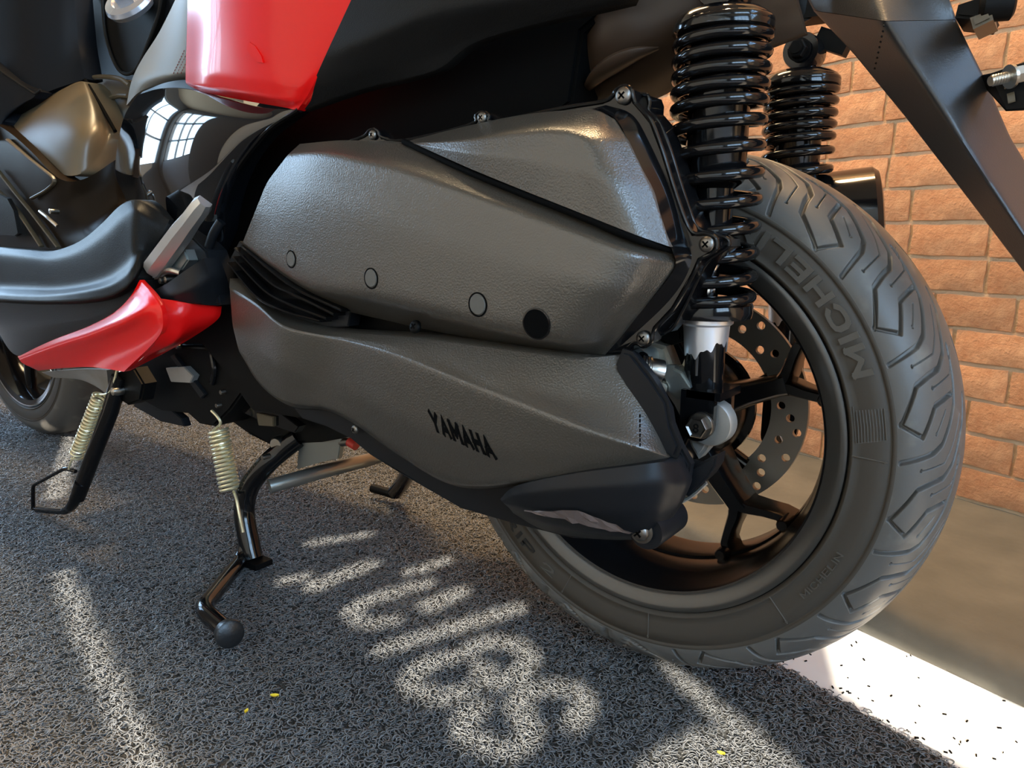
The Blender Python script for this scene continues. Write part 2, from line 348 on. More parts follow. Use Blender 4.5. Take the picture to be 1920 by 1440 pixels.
def brick_mesh(L, seed):
    r_ = random.Random(seed); W, H, D = L-J, CH-J, 0.0038
    nx, nz = 6, 3; V = []; F = []
    for i in range(nx+1):
        for k in range(nz+1):
            e = (i in (0, nx)) or (k in (0, nz))
            V.append((-W/2+W*i/nx + (r_.uniform(-.0012, .0012)), (0.0018 if e else 0) - D + r_.uniform(-.0011, .0011), -H/2+H*k/nz + r_.uniform(-.0012, .0012)))
    for i in range(nx):
        for k in range(nz): a = i*(nz+1)+k; F.append((a, a+nz+1, a+nz+2, a+1))
    ring = [i*(nz+1) for i in range(nx+1)] + [nx*(nz+1)+k for k in range(1, nz+1)] + [i*(nz+1)+nz for i in range(nx-1, -1, -1)] + [k for k in range(nz-1, 0, -1)]
    o = len(V)
    for q in ring: V.append((V[q][0], 0.004, V[q][2]))
    for a in range(len(ring)): F.append((ring[a], o+a, o+(a+1) % len(ring), ring[(a+1) % len(ring)]))
    me = bpy.data.meshes.new('brick'); me.from_pydata(V, [], F); bm = bmesh.new(); bm.from_mesh(me); bmesh.ops.recalc_face_normals(bm, faces=bm.faces); bm.to_mesh(me); bm.free()
    me.shade_smooth(); me.set_sharp_from_angle(angle=R(40)); me.materials.append(M['brick']); return me
full = [brick_mesh(BL, s_) for s_ in range(5)]; half = [brick_mesh(BL/2, 20+s_) for s_ in range(3)]
def in_view(P, mx=40):
    d = P-CAM; z = d@_f
    if z < .05: return False
    x, y = 960+FPX*(d@_R)/z, 720-FPX*(d@_U)/z
    return 1180 < x < 1960+mx and -60 < y < 1010
single = []; rest = Mesh()
rb = random.Random(3)
Z0 = KZ + .006
for c in range(0, 27):
    off = rb.uniform(0, BL) if c % 3 == 1 else (0.5*BL if c % 2 else 0.0) + rb.uniform(-.012, .012)
    for i in range(-21, 14):
        w = i*BL + off + 0.012; z = Z0 + CH*(c+.5); P = room(w, 0.004, z)
        if in_view(P): single.append((w, z, rb.randrange(5)))
        elif -2.6 < w < 0.95 and z < 1.5:
            V = [tuple(room(w+v.co.x, -v.co.y, z+v.co.z)) for v in full[0].vertices]; rest.add(V, [tuple(p.vertices) for p in full[0].polygons])
rest.obj('brick_field', 'brick', wall_o, 40, 'stuff')
for w, z, s_ in single:
    o = bpy.data.objects.new('brick', full[s_]); COL.objects.link(o); o.parent = wall_o
    o.location = room(w, 0.0, z); o.rotation_euler = (0, 0, WA + (0)); o.location = Vector(room(w, 0.001, z))
print('bricks', len(single))

# the rest of the room: ceiling, end wall with a window, front wall with an added sun stencil, open doorway on the right
g = Mesh(); room_box(g, -4.3, 3.8, -0.2, 3.4, 2.7, 2.85); structure(g.obj('ceiling', 'ceil', ang=None))
def wall_with_hole(name, fixed, axis, a0, a1, h0, h1, z0, z1, th):
    g = Mesh()
    def bx_(p0, p1, q0, q1):
        if p1-p0 < 1e-4 or q1-q0 < 1e-4: return
        if axis == 'w': room_box(g, p0, p1, fixed, fixed+th, q0, q1)
        else: room_box(g, fixed, fixed+th, p0, p1, q0, q1)
    bx_(a0, h0, -0.1, 2.7); bx_(h1, a1, -0.1, 2.7); bx_(h0, h1, -0.1, z0); bx_(h0, h1, z1, 2.7)
    return structure(g.obj(name, 'plaster', ang=None))
FN = 3.0
wall_with_hole('wall_front', FN, 'w', -4.2, 3.7, -4.05, 3.5, 0.0, 2.35, 0.12)
g = Mesh(); room_box(g, -2.75, -1.55, FN, FN+.12, 0.0, 2.35); structure(g.obj('wall_front_pier', 'plaster', ang=None))
g = Mesh(); room_box(g, -4.05, -2.75, FN+.02, FN+.10, 0.0, 0.85); structure(g.obj('trim_2', 'spandrel', ang=None))
wall_with_hole('wall_right', 3.6, 'n', -0.1, 3.1, 0.25, 2.4, 1.0, 2.55, 0.12)
wall_with_hole('wall_left', -4.3, 'n', -0.1, 3.1, 1.1, 2.95, 0.85, 2.35, 0.12)
def window(n_, axis, fixed, a0, a1, z0, z1, na, nz, bar=0.035, zmid=None):
    g = Mesh()
    def bx_(p0, p1, q0, q1):
        if axis == 'w': room_box(g, p0, p1, fixed+.03, fixed+.08, q0, q1)
        else: room_box(g, fixed+.03, fixed+.08, p0, p1, q0, q1)
    for i in range(na+1): p = a0+(a1-a0)*i/na; bx_(p-bar/2, p+bar/2, z0, z1)
    for k in range(nz+1): q = z0+(z1-z0)*k/nz; bx_(a0, a1, q-bar/2, q+bar/2)
    return structure(g.obj('window_%d' % n_, 'frame', ang=None))
window(1, 'w', FN, -4.05, -2.75, 0.85, 2.35, 3, 3)
window(2, 'n', -4.3, 1.1, 2.95, 0.85, 2.35, 4, 3)
window(3, 'n', 3.6, 0.25, 2.4, 1.0, 2.55, 4, 3)
window(4, 'w', -.12, 1.0, 3.2, 1.5, 2.55, 4, 2)  # unseen opening added for a blue sky reflection on the rear bevel

# unseen sheet added to shape the sun: openings traced from lit letters and floor strip
def inpoly(x, y, P):
    r_ = np.zeros(x.shape, bool); n = len(P)
    for i in range(n):
        x0, y0 = P[i]; x1, y1 = P[(i+1) % n]; c_ = ((y0 > y) != (y1 > y)); r_ ^= c_ & (x < (x1-x0)*(y-y0)/((y1-y0) if y1 != y0 else 1e-9)+x0)
    return r_
def nearline(x, y, L, hw):
    d = np.full(x.shape, 9.0)
    for (x0, y0), (x1, y1) in zip(L[:-1], L[1:]):
        dx, dy = x1-x0, y1-y0; t_ = np.clip(((x-x0)*dx+(y-y0)*dy)/(dx*dx+dy*dy+1e-12), 0, 1); d = np.minimum(d, np.hypot(x-x0-t_*dx, y-y0-t_*dy))
    return d < hw
c4 = lambda L: [tuple(atz(500+.41667*x, 920+.41667*y, 0)[:2]) for x, y in L]
cf = lambda L: [tuple(atz(x, y, 0)[:2]) for x, y in L]
strokes = [
    (smooth(c4([(1385, 1045), (1425, 960), (1345, 893), (1215, 890), (1120, 960), (1165, 1060), (1170, 1130), (1080, 1180), (960, 1150), (880, 1085), (895, 1000), (950, 985)])), .0130),
    (smooth(c4([(890, 905), (780, 930), (680, 905), (630, 840), (720, 775), (870, 735), (960, 690), (1080, 680), (1170, 745), (1130, 825), (1020, 865), (950, 800)])), .0130),
    (np.array(c4([(505, 715), (800, 625), (1115, 530)])), .0130),
    (smooth(c4([(710, 415), (560, 455), (410, 510), (370, 555), (440, 590), (560, 585)])), .0130),
    (np.array(c4([(725, 515), (855, 455)])), .016),
    (np.array(c4([(205, 425), (330, 375), (450, 330)])), .016),
    (np.array(c4([(640, 360), (800, 310)])), .012),
    (np.array(c4([(60, 405), (150, 385)])), .012),
    (np.array(c4([(180, 235), (440, 195)])), .010),
    (np.array(cf([(108, 1075), (150, 1185), (205, 1310), (280, 1470)])), .013),
    (np.array(cf([(133, 815), (95, 930)])), .017),
]
polys = [cf([(1235, 1238), (1290, 1270), (1420, 1370), (1520, 1460), (1440, 1450), (1330, 1345), (1260, 1275)]), c4([(1640, 1248), (1790, 1150), (1919, 1090), (2100, 1060), (2300, 1250), (1900, 1400)])]
# film plane n = FN+.055 ; the point of the film that shades a floor point lies along SUN
E1 = WV; cell = 0.006
w0, w1, zz0, zz1 = -1.55, 3.5, 0.0, 2.35
nw, nz = int((w1-w0)/cell), int((zz1-zz0)/cell)
gw, gz = np.meshgrid(w0+(np.arange(nw)+.5)*cell, zz0+(np.arange(nz)+.5)*cell, indexing='ij')
FP = WB[None, None]+WV*gw[..., None]+NV*(FN+.055)+np.array([0, 0, 1.])*gz[..., None]
tt = FP[..., 2]/SUN[2]; fx = FP[..., 0]-SUN[0]*tt; fy = FP[..., 1]-SUN[1]*tt
lit = np.zeros(gw.shape, bool)
for L, hw in strokes: lit |= nearline(fx, fy, [tuple(p) for p in L], hw)
for P in polys: lit |= inpoly(fx, fy, P)
e0, e1 = atz(1480, 1240, 0), atz(1830, 1440, 0); ed = (e1-e0)[:2]; ed /= np.linalg.norm(ed); en = np.array([-ed[1], ed[0]])
sd = (fx-e0[0])*en[0]+(fy-e0[1])*en[1]
lit |= (sd > -.004) & (sd < 0.136) & (fx + .405*fy > .205) & (fx < 1.2)
g = Mesh(); V = []; F = []
yv = FN+.055
def run(i, k0, k1):
    a, b_ = w0+i*cell, w0+(i+1)*cell; o = len(V)
    V.extend([tuple(room(a, yv, zz0+k0*cell)), tuple(room(b_, yv, zz0+k0*cell)), tuple(room(b_, yv, zz0+k1*cell)), tuple(room(a, yv, zz0+k1*cell))]); F.append((o, o+1, o+2, o+3))
i = 0
while i < nw:
    k = 0
    while k < nz:
        if lit[i, k]: k += 1; continue
        k2_ = k
        while k2_ < nz and not lit[i, k2_]: k2_ += 1
        run(i, k, k2_); k = k2_
    i += 1
me = bpy.data.meshes.new('window_film'); me.from_pydata(V, [], F); film = link('window_film', me, 'film'); structure(film)
for nm, loc, look, a_, b_ in (('sky_portal', room(-3.4, FN+.14, 1.6), room(-3.4, 0, 1.6), 1.3, 1.5), ('sky_portal', room(-4.33, 2.02, 1.6), room(0, 2.02, 1.6), 1.85, 1.5), ('sky_portal', room(3.75, 1.32, 1.77), room(0, 1.32, 1.77), 2.15, 1.55), ('sky_portal', room(2.1, -.15, 2.02), room(2.1, 1, 2.02), 2.2, 1.05)):
    o = area(nm, loc, look, a_, b_, 1, (1, 1, 1)); o.data.cycles.is_portal = True

# warm lamp over the wall
def wall_lamp():
    t_ = empty('wall_lamp', room(-.35, .30, 2.7)); tag(t_, 'round warm ceiling lamp above the brick wall', 'lamp')
    c = np.array([0, 0, 0.])
    Mesh().add(*lathe([(.05, 0), (.05, -.03), (.14, -.05), (.14, -.06)], c, (0, 0, 1))).obj('lamp_shade', 'frame', t_)
    l = bpy.data.lights.new('bulb', 'AREA'); l.shape = 'DISK'; l.size = .26; l.energy = 75; l.color = (1.0, .66, .34)
    o = bpy.data.objects.new('bulb', l); COL.objects.link(o); o.parent = t_; o.location = (0, 0, -.075)
wall_lamp()
def highlight_panel():  # warm panel added out of view to put yellow highlights on the covers
    t_ = empty('highlight_panel_lamp', room(-1.35, .78, 2.7)); tag(t_, 'added unseen warm panel light over the scooter', 'lamp')
    Mesh().add(*boxv((0, 0, -.02), (1.25, .48, .04))).obj('lamp_body', 'spandrel', t_, None); t_.rotation_euler = (0, 0, WA)
    l = bpy.data.lights.new('panel_light', 'AREA'); l.shape = 'RECTANGLE'; l.size = 1.2; l.size_y = .42; l.energy = 62; l.color = (1.0, .74, .42)
    o = bpy.data.objects.new('panel_light', l); COL.objects.link(o); o.parent = t_; o.location = (0, 0, -.045)
highlight_panel()

# ------------------------------------------------------------------ the coil mat
M['matbase'] = mat('mat_backing', (0.05, 0.05, 0.048), 0.8, bump=(260, 1.0, 0.006, 3))
M['fibre'] = mat('grey_vinyl_coil', (0.172, 0.175, 0.178), 0.42, spec=0.5)
mat_t = empty('coil_mat', (0, 0, FLZ)); tag(mat_t, 'grey looped vinyl mat under the scooter', 'mat')
e2 = np.array([ed[0], ed[1], 0.]); en3 = np.array([en[0], en[1], 0.])
MA = np.array([e0[0], e0[1], 0.])
def mp(s, d, z): return MA + e2*s - en3*d + np.array([0, 0, z])
def mbox(s0, s1, d0, d1, z0, z1):
    v = [mp(s_, d_, z_) - np.array([0, 0, FLZ]) for s_ in (s0, s1) for d_ in (d0, d1) for z_ in (z0, z1)]
    return v, [(0, 1, 3, 2), (4, 6, 7, 5), (0, 4, 5, 1), (2, 3, 7, 6), (0, 2, 6, 4), (1, 5, 7, 3)]
S0, S1, D1 = -2.06, 1.0, 2.1
Mesh().add(*mbox(S0, S1, 0.004, D1, FLZ, -0.0078)).obj('backing', 'matbase', mat_t, None)
TS = 0.15
def pile_mesh(seed, n):
    r_ = np.random.default_rng(seed); seg = 9; ns = 3
    t_ = np.linspace(0, 1, seg+1)
    c = r_.uniform(0, TS, (n, 2)); a0 = r_.uniform(0, 2*np.pi, n); da = r_.uniform(1.5, 4.8, n)*r_.choice([-1, 1], n); rad = r_.uniform(.0022, .0052, n)
    z0 = r_.uniform(-.0075, -.0036, n); zt = r_.uniform(.0, .0028, n); ph = r_.uniform(0, 6.28, n)
    A = a0[:, None]+da[:, None]*t_
    X = c[:, :1]+rad[:, None]*np.cos(A); Y = c[:, 1:]+rad[:, None]*np.sin(A); Z = z0[:, None]+zt[:, None]*np.sin(A*1.0+ph[:, None])
    fr = .00062*r_.uniform(.8, 1.25, n)
    P = np.stack([X, Y, Z], -1); T = np.gradient(P, axis=1); T /= np.linalg.norm(T, axis=2)[..., None]
    u = np.cross(T, np.array([0, 0, 1.])); u /= np.linalg.norm(u, axis=2)[..., None]; w = np.cross(T, u)
    rings = np.stack([P+(u*math.cos(q)+w*math.sin(q))*fr[:, None, None] for q in (math.pi/2+2*math.pi*k/ns for k in range(ns))], 2)   # n,seg+1,ns,3
    V = rings.reshape(-1, 3)
    base = (np.arange(n)*(seg+1)*ns)[:, None, None]; i = np.arange(seg)[None, :, None]; k = np.arange(ns)[None, None, :]; k1 = (k+1) % ns
    q = np.stack([base+i*ns+k, base+i*ns+k1, base+(i+1)*ns+k1, base+(i+1)*ns+k], -1).reshape(-1, 4)
    me = bpy.data.meshes.new('loop_pile'); me.vertices.add(len(V)); me.vertices.foreach_set('co', V.ravel().astype(np.float32))
    me.loops.add(q.size); me.loops.foreach_set('vertex_index', q.ravel().astype(np.int32)); me.polygons.add(len(q))
    me.polygons.foreach_set('loop_start', np.arange(0, q.size, 4, dtype=np.int32)); me.polygons.foreach_set('loop_total', np.full(len(q), 4, np.int32))
    me.update(calc_edges=True); me.shade_smooth(); me.materials.append(M['fibre']); return me
piles = [pile_mesh(40+s_, 1900) for s_ in range(4)]
ang_e = math.atan2(e2[1], e2[0]); npile = 0
for i in range(int((S1-S0)/TS)):
    for j in range(int(D1/TS)):
        s_, d_ = S0+(i+.5)*TS, .004+(j+.5)*TS; P = mp(s_, d_, 0); dd = P-CAM; z_ = dd@_f
        if z_ < .1: continue
        x, y = 960+FPX*(dd@_R)/z_, 720-FPX*(dd@_U)/z_
        if not (-140 < x < 2100 and y < 1700): continue
        o = bpy.data.objects.new('loop_pile', piles[rb.randrange(4)]); COL.objects.link(o); o.parent = mat_t; o['kind'] = 'stuff'; npile += 1
        k = rb.randrange(4); a = ang_e + k*math.pi/2; cc = P - np.array([math.cos(a)-math.sin(a), math.sin(a)+math.cos(a), 0])*TS/2
        o.rotation_euler = (0, 0, a); o.location = (cc[0], cc[1], -FLZ)
print('pile tiles', npile)
# loose crumbs of mat on the pale floor
g = Mesh()
for k in range(240):
    s_ = rb.uniform(-.1, .75); d_ = -min(rb.expovariate(16), .19)-.002; P = mp(s_, d_, FLZ+.0006); a = rb.uniform(0, 3.14); l_ = rb.uniform(.0015, .004)
    ca, sa = math.cos(a), math.sin(a)
    g.add(*boxv(P, (l_, l_*.35, .0012), [[ca, -sa, 0], [sa, ca, 0], [0, 0, 1]]))
o = g.obj('mat_crumbs', 'hole'); tag(o, 'dark mat crumbs scattered over the pale floor beside the mat', 'debris', kind='stuff')
M['petal'] = mat('yellow_petal', (0.80, 0.62, 0.03), 0.6)
def petal(px, py, L, a, label):
    c = atz(px, py, 0.002); V = []; F = []; ca, sa = math.cos(a), math.sin(a)
    for i in range(9):
        t_ = i/8; w = math.sin(math.pi*min(1, t_*.95+.03))**.7*L*.3
        for s_ in (-1, 0, 1):
            x, y = (t_-.5)*L, s_*w; V.append((c[0]+ca*x-sa*y, c[1]+sa*x+ca*y, c[2]+.0012*abs(s_)+.002*(t_-.5)**2))
    n = len(V); V += [(x, y, z-.0006) for x, y, z in V]
    for i in range(8):
        for s_ in range(2): q = (i*3+s_, i*3+s_+1, (i+1)*3+s_+1, (i+1)*3+s_); F.append(q); F.append(tuple(n+k for k in q[::-1]))
    o = Mesh().add(V, F).obj('fallen_petal', 'petal'); tag(o, label, 'petal')
petal(515, 1305, .009, .6, 'bright yellow petal lying alone on the open mat left of the lit letters')
petal(462, 1334, .006, 2.0, 'small pale yellow fleck on the mat just below the bright petal')
petal(1352, 1413, .007, .2, 'yellow fleck on the mat beside the last lit letter, near the pale floor')

# ------------------------------------------------------------------ the scooter
scooter = empty('scooter', (0, 0, 0)); tag(scooter, 'black and red motor scooter parked on its centre stand on the coil mat', 'scooter')
def P3(x, y, z): return np.array([x, y, z])
AX = np.array([0, 0, AXZ])
def wp(r, th, y): return np.array([r*math.cos(R(th)), y, AXZ+r*math.sin(R(th))])

# ---- rear wheel
RS, YS, RM = .2327, -.0708, .273
rim = Mesh()
prof = [(.1945, -.0680), (.1950, -.0690), (.1935, -.0705), (.1915, -.0708), (.1880, -.0700), (.1770, -.0660), (.1740, -.0645), (.1725, -.0600), (.1700, -.040), (.1665, -.030), (.1640, -.022), (.1635, 0), (.1640, .022), (.1665, .030), (.1700, .040), (.1725, .060), (.1770, .066), (.1915, .0708), (.1950, .069), (.1945, .066), (.186, .060), (.178, .030), (.176, 0), (.178, -.030), (.186, -.060), (.1945, -.0680)]
rim.add(*lathe(prof, AX, (0, 1, 0), 144, close=False))
rim.add(*lathe([(.1645, .004), (.1615, .007), (.1600, .013), (.1600, .045), (.1615, .052), (.1700, .056)], AX, (0, 1, 0), 144, close=False))
wheel = rim.obj('rear_wheel', 'rimblack', scooter, 30)
Mesh().add(*lathe([(.1940, -.0702), (.1915, -.0716), (.1880, -.0708), (.1775, -.0668), (.1760, -.0655)], AX, (0, 1, 0), 144, close=False)).obj('rim_lip', 'lip', wheel, 60)  # overlay ring that imitates the bright band reflected along the rim
# hub
hub = Mesh()
hub.add(*lathe([(.020, -.080), (.030, -.078), (.034, -.06), (.040, -.04), (.046, -.02), (.054, .0), (.062, .012), (.062, .055), (.050, .064), (.030, .066)], AX, (0, 1, 0), 48))
hub.obj('hub', 'rimblack', wheel)
def spoke_mesh(th, arms):
    g = Mesh(); 
    def bar(path, wds, y0s, ds):
        # path of (r, th): tapered bar with rounded section lying in the wheel plane
        pts = np.array([wp(r_, t_, y_) for (r_, t_), y_ in zip(path, y0s)])
        n = 12; N = len(pts); T = np.gradient(pts, axis=0); T /= np.linalg.norm(T, axis=1)[:, None]; V = []; F = []
        for i in range(N):
            yv_ = np.array([0, 1., 0]); s_ = np.cross(T[i], yv_); s_ /= np.linalg.norm(s_)
            sec = [(-.5, .35), (-.42, .0), (-.30, -.10), (.30, -.10), (.42, .0), (.5, .35), (.42, 1.0), (-.42, 1.0)]
            for a, b_ in sec: V.append(pts[i] + s_*a*wds[i] + yv_*b_*ds[i])
        m_ = 8
        for i in range(N-1):
            for k in range(m_): F.append((i*m_+k, i*m_+(k+1) % m_, (i+1)*m_+(k+1) % m_, (i+1)*m_+k))
        F.append(tuple(range(m_))[::-1]); F.append(tuple((N-1)*m_+k for k in range(m_))); g.add(V, F)
    bar([(.038, th), (.06, th), (.085, th), (.113, th), (.123, th)], [.044, .034, .026, .023, .026], [.006]*3+[.008, .009], [.050, .046, .042, .038, .036])
    for a in arms:
        p = [(.115, th), (.126, th+a*.30), (.138, th+a*.68), (.150, th+a*.94), (.167, th+a*1.02)]
        bar(p, [.018, .015, .012, .012, .017], [.009, .010, .011, .012, .013], [.034, .032, .030, .030, .032])
    # round casting lugs where the arms meet the rim
    for a in arms:
        g.add(*lathe([(.0001, -.004), (.0052, -.004), (.0064, -.002), (.0070, .020)], wp(.159, th+a*1.02, 0), (0, 1, 0), 14, close=False))
    return g
for k in range(5):
    th = 21-72*k
    arms = (14.5, -8) if k == 0 else (-15, 13)
    spoke_mesh(th, arms).obj('spoke', 'rimblack', wheel, 40)
# brake disc on the far side, drilled
def annulus_with_holes(r0, r1, y0, y1, holes, hr):
    me_ = Mesh(); nth = 240; nr_ = 14
    bm = bmesh.new()
    # polygon with holes through curve fill
    cu = bpy.data.curves.new('d', 'CURVE'); cu.dimensions = '2D'; cu.fill_mode = 'BOTH'; cu.extrude = abs(y1-y0)/2
    def circ(cx, cy, r_, n):
        s_ = cu.splines.new('POLY'); s_.points.add(n-1); s_.use_cyclic_u = True
        for k in range(n): s_.points[k].co = (cx+r_*math.cos(2*math.pi*k/n), cy+r_*math.sin(2*math.pi*k/n), 0, 1)
    circ(0, 0, r1, 160); circ(0, 0, r0, 120)
    for r_, t_ in holes: circ(r_*math.cos(R(t_)), r_*math.sin(R(t_)), hr, 14)
    o = bpy.data.objects.new('d', cu); COL.objects.link(o); dg = bpy.context.evaluated_depsgraph_get(); dg.update()
    me = bpy.data.meshes.new_from_object(o.evaluated_get(dg)); bpy.data.objects.remove(o); bpy.data.curves.remove(cu)
    yc = (y0+y1)/2
    for v in me.vertices: x, z, e = v.co; v.co = (x, yc+e, AXZ+z)
    me.materials.clear(); return me
holes = []
for k in range(9):
    b_ = 5-40*k
    holes += [(.0940, b_), (.1045, b_-7.3), (.1140, b_-14.7), (.0985, b_-22.5), (.1138, b_-30.3)]
me = annulus_with_holes(.0835, .1225, .066, .072, holes, .0046)
for v in me.vertices: v.co.y += .006
link('brake_disc', me, 'disc', wheel)
dc = Mesh()
for k in range(5):
    a = 72*k+10; dc.add(*tube([wp(.04, a, .066), wp(.065, a+8, .070), wp(.088, a+14, .074)], [.012, .010, .009], 10))
dc.add(*lathe([(.045, .060), (.068, .066), (.068, .072), (.045, .072)], AX, (0, 1, 0), 40))
dc.obj('disc_carrier', 'gloss', wheel)

# ---- tyre: one surface with the tread grooves cut into it
def seg_dist(px_, py_, L):
    d = np.full(px_.shape, 9.0)
    for (x0, y0), (x1, y1) in zip(L[:-1], L[1:]):
        dx, dy = x1-x0, y1-y0; t_ = np.clip(((px_-x0)*dx+(py_-y0)*dy)/(dx*dx+dy*dy+1e-12), 0, 1); d = np.minimum(d, np.hypot(px_-x0-t_*dx, py_-y0-t_*dy))
    return d
KA = .092                                            # metres of arc per radian of section angle
def tread(thd, a):
    """groove depth at wheel angle thd (deg) and section angle a (0 left shoulder, pi right)"""
    right = a > math.pi/2+.02
    th_ = np.where(right, thd+10.0, thd); a_ = np.where(right, math.pi-a, a)
    u = np.mod(th_-9.1, 20.0); dep = np.zeros_like(u)
    def gr(path, half, depth, soft=.0007):
        nonlocal dep
        L0 = [(p[0]*R(1)*.262, p[1]*KA) for p in path]
        for sh in (-40, -20, 0, 20):
            d = seg_dist((u+sh*1.0)*R(1)*.262, a_*KA, L0)
            dep = np.maximum(dep, depth*np.clip((half+soft-d)/soft/2, 0, 1))
    gr([(0.2, .06), (.5, .10), (7.4, .45), (8.6, .70), (9.2, .91), (11.5, 1.11), (15.7, 1.25), (18.8, 1.40), (23, 1.50)], .0023, .0050)
    gr([(0.2, .06), (-2.5, .46)], .0016, .0045)
    gr([(-2.5, .46), (3.0, .72), (3.5, .85), (4.2, 1.10)], .0021, .0048)
    gr([(12.4, .06), (14.3, .667), (15.7, .83), (19, .99), (22.3, 1.13), (26.5, 1.21), (32.5, 1.29)], .0021, .0046)
    for p in ([(11.0, .45), (12.1, .896), (14.9, 1.06), (20.2, 1.296)], [(6.2, .72), (7.6, 1.15), (12.1, 1.385)], [(-2.2, .705), (1.7, .915)]):
        gr(p, .0004, .0040, .0003); gr([p[0], (p[0][0]+.05, p[0][1])], .0013, .0045, .0004)
    return dep
def tyre_surface(rs, ys, rm, cz, cx, fl_r, fl_y, name, parent, fine):
    ths = np.concatenate([np.arange(-86, 96, .115), np.arange(96, 274, 1.0)]) if fine else np.arange(0, 360, 2.5)
    al = np.concatenate([np.linspace(0, 1.72, 172), np.linspace(1.72, math.pi, 46)[1:]]) if fine else np.linspace(0, math.pi, 30)
    TH, A = np.meshgrid(ths, al, indexing='ij')
    y = ys*np.cos(A); r_ = rs+(rm-rs)*np.sin(A)
    nr_ = np.sin(A)/(rm-rs); ny = np.cos(A)/ys; L = np.hypot(nr_, ny); nr_ /= L; ny /= L   # outward section normal
    if fine:
        d = tread(TH, A); r_ = r_-nr_*d; y = y-ny*d
    # sidewalls
    side = [(fl_r-.006, fl_y+.014), (fl_r+.0005, fl_y+.003), (fl_r+.004, fl_y-.0035), (fl_r+.0055, fl_y-.0035), (fl_r+.0065, fl_y-.002), (fl_r+.012, fl_y-.0030), (rs-.016, ys-.0016), (rs-.0055, ys-.0008), (rs-.0052, ys+.0000), (rs-.0035, ys-.0002), (rs-.0032, ys-.0009), (rs-.0006, ys-.0003)]
    sr = np.array([p[0] for p in side]); sy = np.array([p[1] for p in side]); ns_ = len(side)
    r_ = np.concatenate([np.broadcast_to(sr, (len(ths), ns_)), r_, np.broadcast_to(sr[::-1], (len(ths), ns_))], 1)
    y = np.concatenate([np.broadcast_to(sy, (len(ths), ns_)), y, np.broadcast_to(-sy[::-1], (len(ths), ns_))], 1)
    T = np.broadcast_to(ths[:, None], r_.shape)
    V = np.stack([cx+r_*np.cos(np.radians(T)), y, cz+r_*np.sin(np.radians(T))], -1); n, m_ = r_.shape
    i = np.arange(n)[:, None]; j = np.arange(m_-1)[None]; i2 = (i+1) % n
    q = np.stack([i*m_+j, i*m_+j+1, i2*m_+j+1, i2*m_+j], -1).reshape(-1, 4)
    me = bpy.data.meshes.new(name); me.vertices.add(n*m_); me.vertices.foreach_set('co', V.reshape(-1).astype(np.float32))
    me.loops.add(q.size); me.loops.foreach_set('vertex_index', q.ravel().astype(np.int32)); me.polygons.add(len(q))
    me.polygons.foreach_set('loop_start', np.arange(0, q.size, 4, dtype=np.int32)); me.polygons.foreach_set('loop_total', np.full(len(q), 4, np.int32))
    me.update(calc_edges=True); me.shade_smooth()
    if not fine: me.set_sharp_from_angle(angle=R(50))
    # sidewall gets its own rubber
    mi = np.zeros((n, m_-1), np.int32); mi[:, :ns_] = 1; mi[:, -ns_:] = 1
    me.materials.append(M['rubber']); me.materials.append(M['wallrub']); me.polygons.foreach_set('material_index', mi.ravel())
    bm = bmesh.new(); bm.from_mesh(me); bmesh.ops.recalc_face_normals(bm, faces=bm.faces); bm.to_mesh(me); bm.free()
    return link(name, me, None, parent)
tyre = tyre_surface(RS, YS, RM, AXZ, 0, .1940, -.0690, 'tyre', wheel, True)
tag(tyre, 'worn black tyre with zigzag tread grooves')

# raised lettering on the sidewall
def arc_text(body, name, th_mid, span, r0, r1, y, m, parent, ext=.0005, th=.2, gap=.14):
    """letters run with rising wheel angle, their heads towards the hub"""
    return lettering(name, body, lambda u, v, top: wp(r1+(r0-r1)*v, th_mid+(u-.5)*span, y-(ext*top if top else -.001)), m, parent, th, gap)

tx = arc_text('MICHELIN', 'brand_lettering', 43.8, 46.8, .2070, .2236, -.0726, 'letter', wheel, ext=.0010, th=.21, gap=.16); tag(tx, 'raised brand lettering MICHELIN')
arc_text('CITY', 'model_lettering', -167, 20, .2090, .2195, -.0728, 'dull', wheel, ext=.0004, th=.17, gap=.22)
arc_text('GRIP', 'model_lettering', -138, 22, .2090, .2195, -.0728, 'dull', wheel, ext=.0004, th=.17, gap=.22)
# figure after the model name
arc_text('2', 'model_lettering', -120.5, 5, .2090, .2195, -.0728, 'letter', wheel, ext=.0003, th=.14)
arc_text('MICHELIN', 'small_lettering', -30.5, 15.5, .2105, .2165, -.0727, 'letter', wheel, ext=.0007, th=.12, gap=.22)
for th in (1.8, -45.5, -85, -113, 75):
    g = Mesh(); g.add(*tube([wp(.1985, th, -.0722), wp(.2125, th-.2, -.0727), wp(.2265, th-.5, -.0722)], .0006, 6)); g.obj('mould_line', 'letter', wheel)
    Mesh().add(*lathe([(.0011, -.0008), (.0011, .0008)], wp(.2245, th-.45, -.0722), (0, 1, 0), 10)).obj('vent_pip', 'letter', wheel)
g = Mesh()
for k in range(9):
    r_ = .2035+.0024*k; g.add(*tube([wp(r_, 5.0+.12*k, -.0722), wp(r_, 9, -.0724), wp(r_, 13.0, -.0722)], .0004, 5))
g.add(*tube([wp(.2015, 14, -.0722), wp(.2015, 5, -.0722), wp(.2250, 6.2, -.0722), wp(.2250, 13, -.0722)], .0005, 5)); g.obj('ribbed_emblem_panel', 'letter', wheel)
